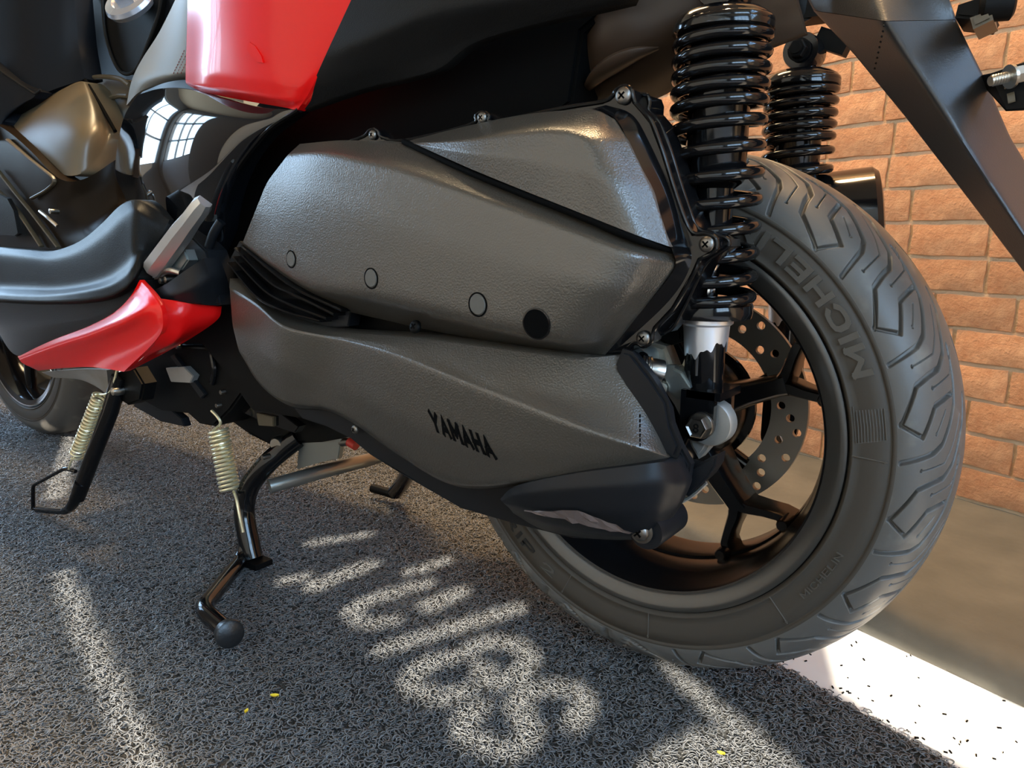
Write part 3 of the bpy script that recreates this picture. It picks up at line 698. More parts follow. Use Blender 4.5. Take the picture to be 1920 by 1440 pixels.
# ---- front wheel
FX = -1.54
fw = Mesh(); FA = np.array([FX, 0, AXZ])
fw.add(*lathe([(.199, -.046), (.203, -.050), (.203, -.054), (.198, -.056), (.188, -.053), (.184, -.045), (.178, -.02), (.177, 0), (.178, .02), (.184, .045), (.198, .056), (.203, .05), (.195, .04), (.186, 0), (.195, -.04), (.199, -.046)], FA, (0, 1, 0), 96, close=False))
fwo = fw.obj('front_wheel', 'gloss', scooter, 30)
for k in range(6):
    a = R(60*k+12); d = np.array([math.cos(a), 0, math.sin(a)]); Mesh().add(*tube([FA+d*.03+P3(0, -.02, 0), FA+d*.1+P3(0, -.022, 0), FA+d*.18+P3(0, -.018, 0)], [.02, .014, .012], 10)).obj('spoke', 'gloss', fwo)
Mesh().add(*lathe([(.03, -.05), (.045, -.04), (.05, 0), (.045, .04), (.03, .05)], FA, (0, 1, 0), 32)).obj('hub', 'gloss', fwo)
tyre_surface(.236, -.057, .2728, AXZ, FX, .2025, -.0545, 'tyre', fwo, False)
Mesh().add(*lathe([(.1985, -.0565), (.2005, -.0572), (.2025, -.0562)], FA, (0, 1, 0), 96, close=False)).obj('rim_stripe', 'chrome', fwo)

# ---- shock absorbers
SX, SY = .083, -.122
def zpx(py, px=1352): return at(px, py, SY)[2]
tips = [zpx(p, 1420) for p in (32, 60, 90, 122, 152, 182, 217, 266, 317, 369, 420, 472, 518, 560, 585)]
def shock(name, sx, sy, label):
    c = lambda z: P3(sx, sy, z)
    zt = tips[0]+.004; zeye = zt+.019
    body = Mesh(); up = (0, 0, 1)
    z_ = [zpx(p) for p in (40, 335, 340, 440, 445, 590)]
    body.add(*lathe([(.012, zt-.001), (.0245, zt-.004), (.0245, z_[1]), (.022, z_[1]-.004), (.016, z_[2]-.006), (.016, z_[3]), (.012, z_[4]-.002)], c(0), up, 40))
    root = body.obj(name, 'gloss', scooter, 35); tag(root, label)
    Mesh().add(*lathe([(.0080, z_[3]+.004), (.0080, z_[5]-.01)], c(0), up, 24)).obj('piston_rod', 'chrome', root)
    col = Mesh().add(*lathe([(.013, zt+.012), (.016, zt+.004), (.030, zt+.0035), (.0365, zt-.001), (.0395, zt-.008), (.0395, zt-.012), (.036, zt-.014), (.012, zt-.014)], c(0), up, 48)); col.obj('spring_collar', 'gloss', root)
    # spring: closely wound at the top, open towards the bottom
    a0 = math.atan2(_R[1], _R[0]); N = len(tips)-1; path = []
    for i in range(N*36+1):
        t_ = i/36; z = np.interp(t_, np.arange(N+1), tips)
        a = a0 - 2*math.pi*t_; path.append(P3(sx+.0345*math.cos(a), sy+.0345*math.sin(a), z))
    path = np.array(path); path[:, 2] = np.convolve(np.pad(path[:, 2], 18, mode='edge'), np.ones(37)/37, 'valid')
    Mesh().add(*tube(path, .0050, 12)).obj('coil_spring', 'gloss', root)
    zb = zpx(598)
    Mesh().add(*lathe([(.010, zb+.016), (.036, zb+.012), (.0375, zb+.006), (.0365, zb+.001), (.022, zb-.001)], c(0), up, 48)).obj('spring_seat', 'gloss', root)
    zs = zpx(655); g = Mesh(); V = []; F = []; n = 96                   # torn silver sleeve under the seat
    for k in range(n):
        a = 2*math.pi*k/n; low = zs + .0055*math.sin(2*a+2.2) + .0022*math.sin(9*a+.6) + .0012*math.sin(17*a+1)
        for r_, z in ((.0222, zb+.001), (.0222, zb-.004), (.0196, zb-.006), (.0182, low), (.0172, low)): V.append(c(z)+P3(r_*math.cos(a), r_*math.sin(a), 0))
    for k in range(n):
        for q in range(4): F.append((k*5+q, k*5+q+1, ((k+1) % n)*5+q+1, ((k+1) % n)*5+q))
    g.add(V, F).obj('silver_sleeve', 'sleeve', root)
    zl = zpx(735)
    low = Mesh().add(*lathe([(.0168, zb-.002), (.0168, zl+.004), (.0150, zl), (.011, zl-.001)], c(0), up, 40)); lo = low.obj('lower_tube', 'gloss', root)
    d = CAM-c(zs-.01); d[2] = 0; d /= np.linalg.norm(d); u_ = np.array([-d[1], d[0], 0]); lab = Mesh()
    dd = d*math.cos(.55)-u_*math.sin(.55)
    lab.add(*tube([c(zs-.002)+dd*.0160, c(zs-.022)+dd*.0160], .0042, 14, flat=.5, up=np.cross(dd, (0, 0, 1)))); lab.obj('knock_plate', 'gloss', root)
    # clevis and bolt
    zbolt = at(1313, 797, sy-.024)[2]
    fk = Mesh(); c0_ = c; c = lambda z: c0_(z)+P3(.005, 0, 0); sx = sx+.005
    hw = .0150
    for s_ in (-1, 1):
        yy = sy+s_*.020; V = []; out = [(-hw, zl+.003), (hw, zl+.003), (hw, zbolt)] + [(hw*math.cos(a), zbolt+hw*math.sin(a)) for a in np.linspace(0, -math.pi, 12)] + [(-hw, zbolt)]
        n = len(out)
        V = [P3(sx+x, yy-.0035, z) for x, z in out] + [P3(sx+x, yy+.0035, z) for x, z in out]
        fk.add(V, [tuple(range(n)), tuple(range(n, 2*n))[::-1]] + [(i, (i+1) % n, n+(i+1) % n, n+i) for i in range(n)])
    fk.add(*boxv(c(zl), (hw*2, .047, .007)))
    fk.obj('clevis', 'gloss', root, 30)
    b = Mesh().add(*lathe([(.0115, -.0240), (.0115, -.0262), (.0108, -.0275)], c(zbolt), (0, 1, 0), 28)); b.add(*lathe([(.0098, -.027), (.0098, -.0345), (.0088, -.036), (.007, -.0345)], c(zbolt), (0, 1, 0), 6)); bo = b.obj('bolt', 'screw', root, 30)
    t_ = text_mesh('8', .011, 0, .0004)
    if sy < 0:
        for v in t_.vertices: v.co = Vector(c(zbolt)+P3(v.co.x, -.0356+0-v.co.z, v.co.y-.004))
        t_.materials.clear(); link('grade_mark', t_, 'dark', root)
    else: bpy.data.meshes.remove(t_)
    c = c0_; sx = sx-.005
    # upper eye
    e = Mesh().add(*lathe([(.0105, -.016), (.0185, -.016), (.0195, -.012), (.0195, .012), (.0185, .016), (.0105, .016)], c(zeye+.004), (0, 1, 0), 32)); e.add(*lathe([(.015, zt+.002), (.0125, zt+.012), (.014, zeye)], c(0), up, 24)); e.obj('upper_eye', 'gloss', root)
    n_ = Mesh().add(*lathe([(.012, -.019), (.012, -.021)], c(zeye+.004), (0, 1, 0), 24)); n_.add(*lathe([(.0098, -.021), (.0098, -.029), (.0085, -.030)], c(zeye+.004), (0, 1, 0), 6)); n_.add(*lathe([(.0058, -.03), (.0058, -.034)], c(zeye+.004), (0, 1, 0), 18)); n_.obj('upper_nut', 'dark', root)
    return zeye
ze = shock('shock_absorber', SX, SY, 'gloss black shock absorber with a chrome sleeve, nearer side of the wheel')
shock('shock_absorber', .066, .152, 'black shock absorber behind the tyre, by the brick wall')
# frame lugs the shocks hang from
g = Mesh().add(*tube([P3(.045, .14, ze+.08), P3(.062, .152, ze+.034)], [.024, .020], 24)); g.add(*boxv((.062, .150, ze+.075), (.06, .036, .08))); g.add(*boxv((.092, .165, ze+.014), (.035, .018, .020), [[.9, 0, .4], [0, 1, 0], [-.4, 0, .9]])); g.obj('shock_mount', 'dark', scooter)
g = Mesh().add(*boxv((.075, -.085, ze+.05), (.06, .05, .07))); g.obj('shock_mount', 'dark', scooter)

# ------------------------------------------------------------------ engine and transmission side
# inner dark mass: engine block, frame tubes, air-box back half
plate('engine_block', [(330, 590), (430, 500), (470, 420), (600, 300), (900, 260), (1120, 300), (1180, 500), (1150, 660), (1160, 760), (1100, 850), (860, 870), (760, 800), (680, 770), (560, 785), (470, 770), (420, 700)], -.165, -.085, 'dark', scooter, .004)
plate('lower_crankcase', [(452, 655), (560, 760), (640, 775), (664, 800), (655, 820), (600, 830), (560, 832), (510, 838), (470, 815), (430, 790), (395, 765)], -.10, .06, 'dark', scooter, .004)
plate('underseat_dark', [(395, 480), (470, 300), (560, 200), (720, 80), (1000, -40), (1230, -60), (1090, 60), (1070, 195), (900, 330), (700, 420), (450, 560)], -.13, -.085, 'hole', scooter, .004)  # near-black plate put in for the deep shade under the seat
plate('stand_bracket', [(330, 640), (405, 600), (440, 640), (470, 715), (430, 770), (400, 800), (372, 795), (350, 775), (300, 770), (245, 740), (228, 700), (300, 665)], -.155, -.05, 'dark', scooter, .003)

# ---- casing flange of the upper air duct, glossy, with screw ears
fl = [(560, 275), (640, 268), (664, 262), (684, 254), (692, 245), (701, 242), (710, 247), (716, 257), (757, 263), (880, 234), (892, 217), (905, 210), (918, 217), (926, 228), (1060, 201), (1130, 190), (1148, 180), (1156, 168), (1170, 161), (1184, 168), (1190, 190), (1206, 208), (1222, 228), (1243, 283), (1262, 345), (1285, 412), (1300, 437), (1322, 438), (1342, 446), (1344, 466), (1330, 478), (1312, 488), (1300, 515), (1262, 580), (1228, 616), (1222, 640), (1206, 650), (1190, 644), (1150, 660), (1000, 640), (900, 500), (700, 330)]
plate('duct_casing', fl, -.192, -.175, 'gloss', scooter, .0022)
fl2 = [(1150, 190), (1180, 170), (1196, 176), (1213, 178), (1218, 192), (1217, 208), (1236, 230), (1258, 285), (1277, 347), (1298, 408), (1312, 430), (1340, 440), (1364, 448), (1366, 462), (1346, 476), (1320, 500), (1278, 585), (1245, 625), (1150, 640)]
plate('duct_casing', fl2, -.176, -.150, 'gloss', scooter, .002)
for px, py, r_ in ((1170, 180, 0.0066), (905, 221, .0050), (700, 253, .0048), (1326, 458, .0060), (1207, 634, .0060)):
    pan_screw('screw', at(px, py, -.193), (0, -1, 0), r_, scooter)

# ---- upper duct cover (two pieces with a black seam)
duct = patch('air_duct_cover', [
    [(562, 270, -.196), (640, 263, -.198), (700, 265, -.200), (757, 269, -.203), (868, 320, -.219), (1080, 405, -.226), (1186, 448, -.222), (1262, 472, -.200)],
    [(540, 290, -.214), (600, 287, -.226), (680, 302, -.233), (762, 322, -.237), (885, 366, -.241), (1080, 436, -.243), (1192, 478, -.236), (1265, 498, -.200)],
    [(500, 342, -.216), (580, 370, -.230), (670, 400, -.238), (762, 430, -.242), (885, 470, -.245), (1060, 520, -.247), (1160, 545, -.238), (1232, 545, -.200)],
    [(455, 455, -.214), (520, 503, -.224), (587, 541, -.232), (700, 560, -.239), (850, 598, -.243), (967, 626, -.244), (1080, 642, -.236), (1160, 632, -.200)],
    [(452, 462, -.196), (520, 518, -.198), (600, 568, -.196), (720, 600, -.196), (860, 630, -.196), (980, 650, -.196), (1085, 664, -.196), (1134, 666, -.194)]],
    'grain', scooter, back=-.185, nc=110, nr=14, blur=5)
filt = patch('air_filter_cover', [
    [(760, 266, -.196), (868, 238, -.196), (974, 216, -.197), (1060, 207, -.197), (1115, 206, -.200), (1152, 224, -.203)],
    [(764, 268, -.206), (868, 262, -.226), (974, 247, -.231), (1050, 242, -.233), (1108, 256, -.233), (1176, 262, -.210)],
    [(768, 268, -.208), (868, 285, -.230), (974, 295, -.236), (1070, 315, -.238), (1145, 335, -.236), (1222, 356, -.212)],
    [(772, 267, -.209), (872, 312, -.228), (974, 354, -.233), (1080, 396, -.236), (1186, 438, -.232), (1257, 463, -.212)]],
    'grain', scooter, back=-.185, nc=90, nr=16, blur=5)
# bead added along the casing flange edges to catch highlights
for f_, Y, r_ in ((fl, -.1925, .0016), (fl2, -.1765, .0016)):
    seq = f_[:42] if f_ is fl else f_[:21]
    Mesh().add(*tube(smooth([at(x, y, Y) for x, y in seq], 4), r_, 8)).obj('flange_lip', 'gloss', scooter)
patch('casing_bevel', [
    [(1110, 204, -.199), (1152, 221, -.202), (1177, 262, -.208), (1222, 356, -.210), (1258, 463, -.210), (1266, 499, -.200), (1233, 547, -.199), (1134, 665, -.194)],
    [(1140, 196, -.191), (1190, 212, -.190), (1220, 262, -.190), (1259, 352, -.190), (1285, 436, -.190), (1303, 492, -.190), (1260, 570, -.190), (1150, 672, -.190)]],
    'gloss', scooter, back=-.185, nc=70, nr=8, blur=2)
# dark bead along the groove between the two pieces
sm_ = [at(*p) for p in ((757, 265, -.205), (868, 317, -.224), (974, 361, -.231), (1080, 402, -.234), (1186, 446, -.231), (1262, 469, -.204))]
Mesh().add(*tube(smooth(sm_), .0027, 10)).obj('seam', 'hole', scooter)
# round blanking caps and a flat near-black disc for the open hole's shade
dt = bvh(duct)
for px, py, r_, kind in ((546, 486, .0082, 'cap'), (696, 522, .0088, 'cap'), (896, 571, .0092, 'cap'), (1006, 607, .0118, 'hole')):
    c, d = on(dt, px, py)
    Mesh().add(*lathe([(r_+.0013, -.004), (r_+.0013, .0004), (r_+.0001, .0006), (r_, -.001)], c, d, 40, close=False)).obj('cap_rim', 'hole' if kind == 'cap' else 'gloss', duct)
    if kind == 'cap': Mesh().add(*lathe([(r_*.95, -.004), (r_*.95, .0006), (r_*.88, .0012), (.0001, .0013)], c, d, 40, close=False)).obj('blanking_cap', 'cap', duct)
    else: Mesh().add(*lathe([(r_, .0005), (r_*.8, .0004), (.0001, .0004)], c, d, 40, close=False)).obj('well_shade_disc', 'hole', duct)

# ---- glossy cooling fins at the front, between the two covers
plate('fin_backing', [(428, 490), (448, 452), (520, 510), (600, 555), (660, 570), (652, 612), (600, 615), (520, 590), (462, 535)], -.196, -.18, 'satin', scooter, .001)
for a_, b_, c_, e_ in (((452, 462), (515, 515), (560, 545), (640, 582)), ((440, 466), (505, 530), (558, 556), (626, 590)), ((436, 483), (495, 545), (545, 572), (612, 598)), ((427, 494), (480, 556), (535, 585), (600, 602))):
    pts = smooth([at(*a_, -.212), at(*b_, -.222), at(*c_, -.225), at(*e_, -.212)], 8)
    V = []; F = []
    for i, p in enumerate(pts):
        h = .0014
        for dy, dz in ((0, h), (-.001, 0), (0, -h), (.02, -h-.0008), (.02, h+.0008)): V.append(p+P3(0, dy, dz))
    for i in range(len(pts)-1):
        for k in range(5): F.append((i*5+k, i*5+(k+1) % 5, (i+1)*5+(k+1) % 5, (i+1)*5+k))
    F += [(0, 1, 2, 3, 4), tuple((len(pts)-1)*5+k for k in range(5))[::-1]]
    Mesh().add(V, F).obj('cooling_fin', 'gloss', scooter, 25)

# ---- transmission casing and its cover
plate('transmission_casing', [(548, 764), (622, 766), (655, 783), (700, 812), (770, 865), (1000, 890), (1170, 655), (1188, 664), (1226, 712), (1254, 768), (1258, 795), (1275, 838), (1294, 872), (1288, 905), (1274, 935), (1250, 962), (1256, 985), (1238, 1004), (1205, 1014), (1150, 1014), (1073, 1010), (975, 986), (863, 954), (752, 888), (692, 853), (655, 822), (610, 800), (565, 785)], -.190, -.181, 'satin', scooter, .002)
plate('casing_rim', [(1150, 690), (1164, 655), (1182, 660), (1220, 708), (1250, 754), (1258, 800), (1274, 838), (1266, 862), (1235, 850)], -.206, -.200, 'satin', scooter, .003)
trans = patch('transmission_cover', [
    [(431, 522, -.198), (480, 552, -.204), (530, 593, -.209), (605, 618, -.213), (690, 626, -.217), (780, 632, -.220), (880, 644, -.221), (1000, 658, -.219), (1100, 670, -.212), (1160, 666, -.198), (1176, 672, -.192)],
    [(430, 538, -.207), (480, 568, -.219), (530, 609, -.231), (600, 627, -.225), (653, 634, -.224), (745, 652, -.232), (850, 690, -.238), (960, 722, -.240), (1070, 750, -.232), (1170, 755, -.214), (1240, 757, -.192)],
    [(431, 545, -.208), (480, 574, -.221), (530, 614, -.233), (600, 632, -.226), (650, 640, -.227), (740, 666, -.238), (880, 721, -.247), (1040, 784, -.249), (1150, 822, -.240), (1225, 846, -.222), (1270, 862, -.194)],
    [(436, 610, -.204), (480, 650, -.215), (530, 690, -.227), (605, 705, -.218), (652, 735, -.222), (740, 780, -.234), (860, 830, -.241), (1020, 850, -.244), (1140, 853, -.236), (1222, 856, -.220), (1270, 865, -.195)],
    [(447, 655, -.198), (485, 715, -.205), (540, 755, -.210), (612, 765, -.212), (672, 795, -.215), (740, 845, -.220), (850, 908, -.226), (1005, 902, -.236), (1140, 882, -.230), (1222, 872, -.216), (1270, 866, -.195)],
    [(449, 660, -.190), (488, 722, -.192), (545, 762, -.193), (614, 770, -.194), (672, 800, -.195), (742, 850, -.197), (860, 914, -.203), (1005, 906, -.214), (1140, 886, -.210), (1222, 875, -.2), (1270, 868, -.190)]],
    'grain', scooter, back=-.185, nc=120, nr=12, blur=4)
pan_screw('screw', at(780, 613, -.222), (0, -1, .3), .0064, trans, 'dark')
pan_screw('screw', at(667, 805, -.196), (-.1, -1, 0), .0052, trans)
# sunk maker's name on the cover
def plane_text(body, name, tl, tr, bl, Y3, m, parent, ext=.0004, th=.2, gap=.14):
    """letters over the quad given by its top-left, top-right and bottom-left corners"""
    tree = bvh(parent)
    def drop(p):
        h = tree.ray_cast(Vector((p[0], p[1]-.05, p[2])), Vector((0, 1, 0)), .12); return np.array(h[0]) if h[0] is not None else p
    A, B, C_ = at(*tl, Y3[0]), at(*tr, Y3[1]), at(*bl, Y3[2]); n = np.cross(B-A, C_-A); n /= np.linalg.norm(n); n *= -np.sign(n[1])
    return lettering(name, body, lambda u, v, top: drop(A+(B-A)*u+(C_-A)*(1-v))+n*(ext*top if top else -ext*3), m, parent, th, gap, 1)
nm = plane_text('YAMAHA', 'maker_lettering', (803, 767), (917, 822), (812, 808), (-.2392, -.2440, -.2404), 'hole', trans, ext=.0006, th=.25, gap=.13); tag(nm, 'dark sunk lettering YAMAHA')
g = Mesh()
for k in range(7): g.add(*boxv(at(1200, 780+k*9, -.2375+.0004*k), (.0008, .001, .0026)))
g.obj('moulded_date_mark', 'hole', trans)

# ---- satin lower trim with the reflector and the bolted boss
trim = patch('lower_trim', [
    [(938, 936, -.222), (955, 918, -.232), (985, 906, -.240), (1075, 888, -.242), (1180, 874, -.234), (1235, 867, -.222), (1272, 863, -.2)],
    [(941, 940, -.226), (965, 930, -.238), (1000, 925, -.244), (1080, 915, -.246), (1180, 910, -.238), (1245, 905, -.222), (1290, 905, -.195)],
    [(946, 945, -.226), (985, 952, -.238), (1030, 955, -.242), (1090, 958, -.243), (1165, 965, -.236), (1225, 962, -.222), (1270, 950, -.195)],
    [(955, 953, -.220), (1000, 975, -.226), (1050, 990, -.228), (1110, 1000, -.226), (1165, 1005, -.22), (1215, 1000, -.212), (1255, 975, -.192)],
    [(962, 962, -.200), (1010, 990, -.202), (1060, 1003, -.203), (1115, 1010, -.203), (1165, 1012, -.2), (1212, 1008, -.195), (1250, 985, -.188)]],
    'satin', scooter, back=-.185, nc=80, nr=10, blur=4)
# reflector: faceted diamond strip
A = [at(*p) for p in ((985, 956, -.2405), (1083, 957, -.2445), (1188, 996, -.2320), (1180, 1001, -.2310), (1075, 979, -.2400))]
g = Mesh(); V = []; F = []
top = [A[0]*(1-t)+A[1]*t if t < 1 else A[1]*(2-t)+A[2]*(t-1) for t in np.linspace(0, 2, 15)]; bot = [A[0]*(1-t)+A[4]*t if t < 1 else A[4]*(2-t)+A[3]*(t-1) for t in np.linspace(0, 2, 15)]
for i in range(15):
    for k in range(4):
        t = k/3; p = top[i]*(1-t)+bot[i]*t; V.append(p+P3(rb.uniform(-.0015, .0015), -rb.uniform(.0004, .0022), rb.uniform(-.001, .001)))
for i in range(14):
    for k in range(3): a = i*4+k; F += [(a, a+4, a+5), (a, a+5, a+1)]
rf = g.add(V, F).obj('reflector', 'reflect', trim, None); tag(rf, 'narrow grey reflector')
bo = Mesh().add(*lathe([(.0001, -.004), (.0150, -.004), (.0155, -.002), (.0155, .045)], at(1214, 994, -.206), (0, 1, 0), 32)); bo.obj('mounting_boss', 'satin', trim)
pan_screw('screw', at(1203, 995, -.211), (0, -1, 0), .0078, trim, washer=True)
# torn lip behind the trim
plate('mud_flap', [(1268, 868), (1300, 876), (1318, 866), (1343, 855), (1340, 875), (1326, 897), (1306, 915), (1290, 932), (1276, 925)], -.178, -.158, 'satin', scooter, .0015)
# bright torn metal edges seen past the trim
g = Mesh().add(*tube(smooth([at(1272, 944, -.176), at(1300, 928, -.172), at(1325, 905, -.168)]), [.003]*17, 6, flat=.5)); g.obj('drain_edge', 'alu', scooter)

# ---- cast aluminium arm carrying the lower shock eye, with caliper bits
arm = plate('rear_arm', [(1172, 652), (1214, 640), (1246, 650), (1262, 690), (1292, 716), (1306, 756), (1335, 752), (1356, 766), (1364, 790), (1356, 812), (1330, 830), (1322, 846), (1308, 862), (1294, 838), (1282, 800), (1262, 760), (1232, 715), (1196, 680)], -.130, -.112, 'alu', scooter, .003)
Mesh().add(*lathe([(.012, -.006), (.0190, -.006), (.0200, -.004), (.0200, .008)], at(1334, 792, -.128), (0, 1, 0), 40)).obj('shock_eye', 'alu', arm)
g = Mesh().add(*lathe([(.0095, -.010), (.0105, -.008), (.0105, .01)], at(1207, 672, -.140), (0, 1, 0), 24)); g.obj('arm_boss', 'galv', arm)
Mesh().add(*lathe([(.0001, -.0005), (.0055, -.0005), (.0055, .001)], at(1205, 671, -.150), (0, 1, 0), 20)).obj('boss_hole', 'hole', arm)
hx = [at(1204, 690, -.150), at(1228, 694, -.146), at(1240, 697, -.142)]
g = Mesh().add(*tube(hx, [.0095, .0105, .0105], 20)); g.obj('brake_pivot', 'zinc', arm)
pp = [];  a_ = at(1203, 690, -.152); b_ = at(1222, 693, -.148); d_ = (b_-a_); u_, w_, d0 = frame(d_)
for i in range(80): t = i/79; pp.append(a_+d_*t+(u_*math.cos(t*25)+w_*math.sin(t*25))*.0105)
Mesh().add(*tube(pp, .0011, 7)).obj('return_spring', 'zinc', arm)
Mesh().add(*lathe([(.0001, -.004), (.006, -.003), (.007, 0), (.007, .012)], at(1238, 728, -.142), (-.3, 1, 0), 20)).obj('adjuster_nut', 'zinc', arm)
g = plate('brake_bracket', [(1244, 702), (1262, 690), (1278, 698), (1298, 728), (1302, 745), (1268, 750), (1252, 735)], -.140, -.120, 'galv', arm, .002)
plate('brake_lever', [(1220, 684), (1262, 686), (1270, 698), (1246, 706), (1226, 704)], -.136, -.126, 'galv', arm, .002)
cl = plate('cable_clip', [(1266, 688), (1278, 684), (1284, 670), (1292, 668), (1298, 680), (1298, 704), (1282, 705), (1270, 698)], -.122, -.112, 'cream', arm, .0015); tag(cl, 'cream nylon clip')
plate('axle_mount', [(1180, 640), (1250, 600), (1300, 690), (1300, 800), (1280, 840), (1220, 780)], -.085, -.078, 'dark', scooter, .002)
plate('caliper', [(1218, 588), (1250, 570), (1275, 590), (1280, 640), (1250, 650), (1225, 630)], -.120, -.10, 'dark', scooter, .003)

# ------------------------------------------------------------------ bodywork
plate('body_core', [(x, .005, z) for x, z in ((-1.30, .32), (-.42, .32), (-.34, .56), (-.05, .66), (-.10, .70), (-.62, .70), (-.80, .60), (-.98, .58), (-1.16, .66), (-1.30, .86), (-1.40, .86))], .005, .15, 'dark', scooter, .004, px=False)
patch('tail_cover', [
    [(664, -12, -.204), (780, -40, -.204), (900, -60, -.20), (1030, -70, -.19), (1230, -80, -.175)],
    [(612, 100, -.206), (700, 70, -.206), (800, 30, -.205), (960, 0, -.195), (1190, -30, -.178)],
    [(585, 160, -.200), (690, 128, -.190), (805, 105, -.180), (930, 52, -.180), (1185, -8, -.172)],
    [(562, 208, -.190), (680, 168, -.176), (818, 132, -.172), (910, 72, -.176), (1180, 4, -.166)]],
    'anth', scooter, thick=.012, nc=70, nr=10, blur=4)
patch('inner_fender', [
    [(1040, 40, -.095), (1130, 10, -.132), (1240, -30, -.12), (1380, -60, -.10), (1500, -70, -.08)],
    [(1030, 130, -.085), (1130, 95, -.120), (1240, 60, -.112), (1380, 10, -.09), (1490, -20, -.07)],
    [(1030, 205, -.075), (1160, 165, -.092), (1265, 118, -.085), (1390, 72, -.065), (1500, 25, -.05)],
    [(1100, 225, -.050), (1212, 188, -.06), (1290, 150, -.055), (1400, 104, -.045), (1510, 62, -.035)]],
    'fender', scooter, thick=.008, nc=70, nr=12, blur=4, rcurve=True)
g = Mesh(); pts = smooth([at(1092, 176, -.098), at(1130, 135, -.118), at(1180, 105, -.122), at(1235, 90, -.115)])
g.add(*tube(pts, [.002+.010*math.sin(math.pi*i/(len(pts)-1)) for i in range(len(pts))], 12, flat=.5)); g.obj('fender_rib', 'fender', scooter)
Mesh().add(*lathe([(.0001, -.03), (.030, -.03), (.036, -.024), (.036, .02), (.03, .026)], at(1392, 22, -.02), (.1, 1, 0), 36)).obj('bump_stop', 'anth', scooter)

# mudguard with the plate holder
mg = patch('mudguard', [
    [(1525, 20, .015), (1600, 100, .010), (1700, 222, .005), (1800, 352, -.005), (1935, 530, -.010)],
    [(1658, 40, -.062), (1705, 115, -.062), (1772, 217, -.058), (1850, 335, -.052), (1945, 475, -.046)],
    [(1792, 38, -.030), (1818, 92, -.028), (1848, 152, -.024), (1892, 255, .022), (1950, 350, .040)]],
    'guard', scooter, thick=.012, nc=80, nr=20, blur=4, curve=False)
patch('mudguard_top', [
    [(1500, -30, .02), (1620, -60, -.03), (1760, -60, -.04)],
    [(1525, 19, .014), (1658, 39, -.0615), (1792, 37, -.0295)]], 'guard', scooter, thick=.01, nc=50, nr=8, blur=2, curve=False)
g = Mesh()
for k in range(9): p = at(1657-k*1.6, 50+k*11, -.0625+.0006*k*0); g.add(*lathe([(.0001, -.001), (.0008, 0), (.0008, .002)], at(1657-2.2*k, 48+10*k, -.062+.0055*k*.55), (0, 1, 0), 8))
g.obj('moulding_pips', 'anth', mg)
br = plate('plate_bracket', [(1838, 140), (1858, 137), (1930, 112), (1930, 205), (1885, 207), (1850, 168)], [-.024, -.048, -.052, -.052, -.050, -.024], -.036, 'dark', scooter, .001)
plate('plate_bracket', [(1796, 8), (1850, -10), (1862, 18), (1850, 38), (1790, 32)], -.062, -.010, 'dark', scooter, .002)
plate('bracket_pad', [(1818, 32), (1858, 18), (1862, 36), (1824, 54)], -.07, -.03, 'bronzed', scooter, .002)
Mesh().add(*lathe([(.008, -.01), (.011, -.008), (.011, .01), (.008, .012)], at(1866, 10, -.06), (1, .3, 0), 20)).obj('bracket_bush', 'dark', scooter)
c = at(1892, 144, -.060); d = _R*.95+_U*.22
g = Mesh().add(*lathe([(.0035, -.014), (.0035, .0)], c, d, 14))
for k in range(6): g.add(*lathe([(.0034, -.013+.002*k), (.0042, -.012+.002*k), (.0034, -.011+.002*k)], c, d, 14, close=False))
g.add(*lathe([(.0085, 0), (.0085, .0022)], c, d, 20)); g.add(*lathe([(.0065, .002), (.0065, .009)], c, d, 6)); g.obj('bracket_bolt', 'zinc', br)
for px, py in ((1889, 156), (1896, 183)): Mesh().add(*tube([at(px-7, py+2, -.0525), at(px+7, py-2, -.0525)], .0038, 12, flat=.2, up=_U)).obj('bracket_slot', 'bronzed', br)

# exhaust end on the far side
c = at(1588, 412, .20); d = np.array([.97, .27, .13]); d /= np.linalg.norm(d)
ex = Mesh().add(*lathe([(.04, -.42), (.052, -.40), (.056, -.05), (.055, .028), (.050, .034), (.040, .036), (.039, -.02)], c, d, 56, close=False)).obj('exhaust_muffler', 'gloss', scooter)

# left side of the body, front to back
patch('red_side_panel', [
    [(352, -12, -.166), (385, -16, -.203), (430, -20, -.214), (520, -20, -.216), (600, -18, -.211), (667, -10, -.203)],
    [(350, 70, -.163), (385, 75, -.200), (430, 80, -.211), (500, 88, -.213), (570, 92, -.209), (621, 90, -.202)],
    [(348, 130, -.160), (380, 136, -.196), (430, 142, -.207), (500, 152, -.210), (560, 158, -.207), (590, 155, -.201)],
    [(348, 155, -.158), (380, 163, -.190), (440, 172, -.202), (500, 182, -.205), (548, 190, -.203), (572, 187, -.199)],
    [(352, 160, -.150), (382, 173, -.172), (445, 186, -.186), (500, 196, -.192), (535, 202, -.194), (557, 207, -.196)]],
    'red', scooter, thick=.010, nc=80, nr=14, blur=8)
g = Mesh(); V = []; F = []
pp = [(462, 92), (468, 78), (478, 85), (490, 105), (493, 118), (482, 117), (470, 106)]
plate('panel_sticker', pp, -.2135, -.209, 'red', scooter, .0004)
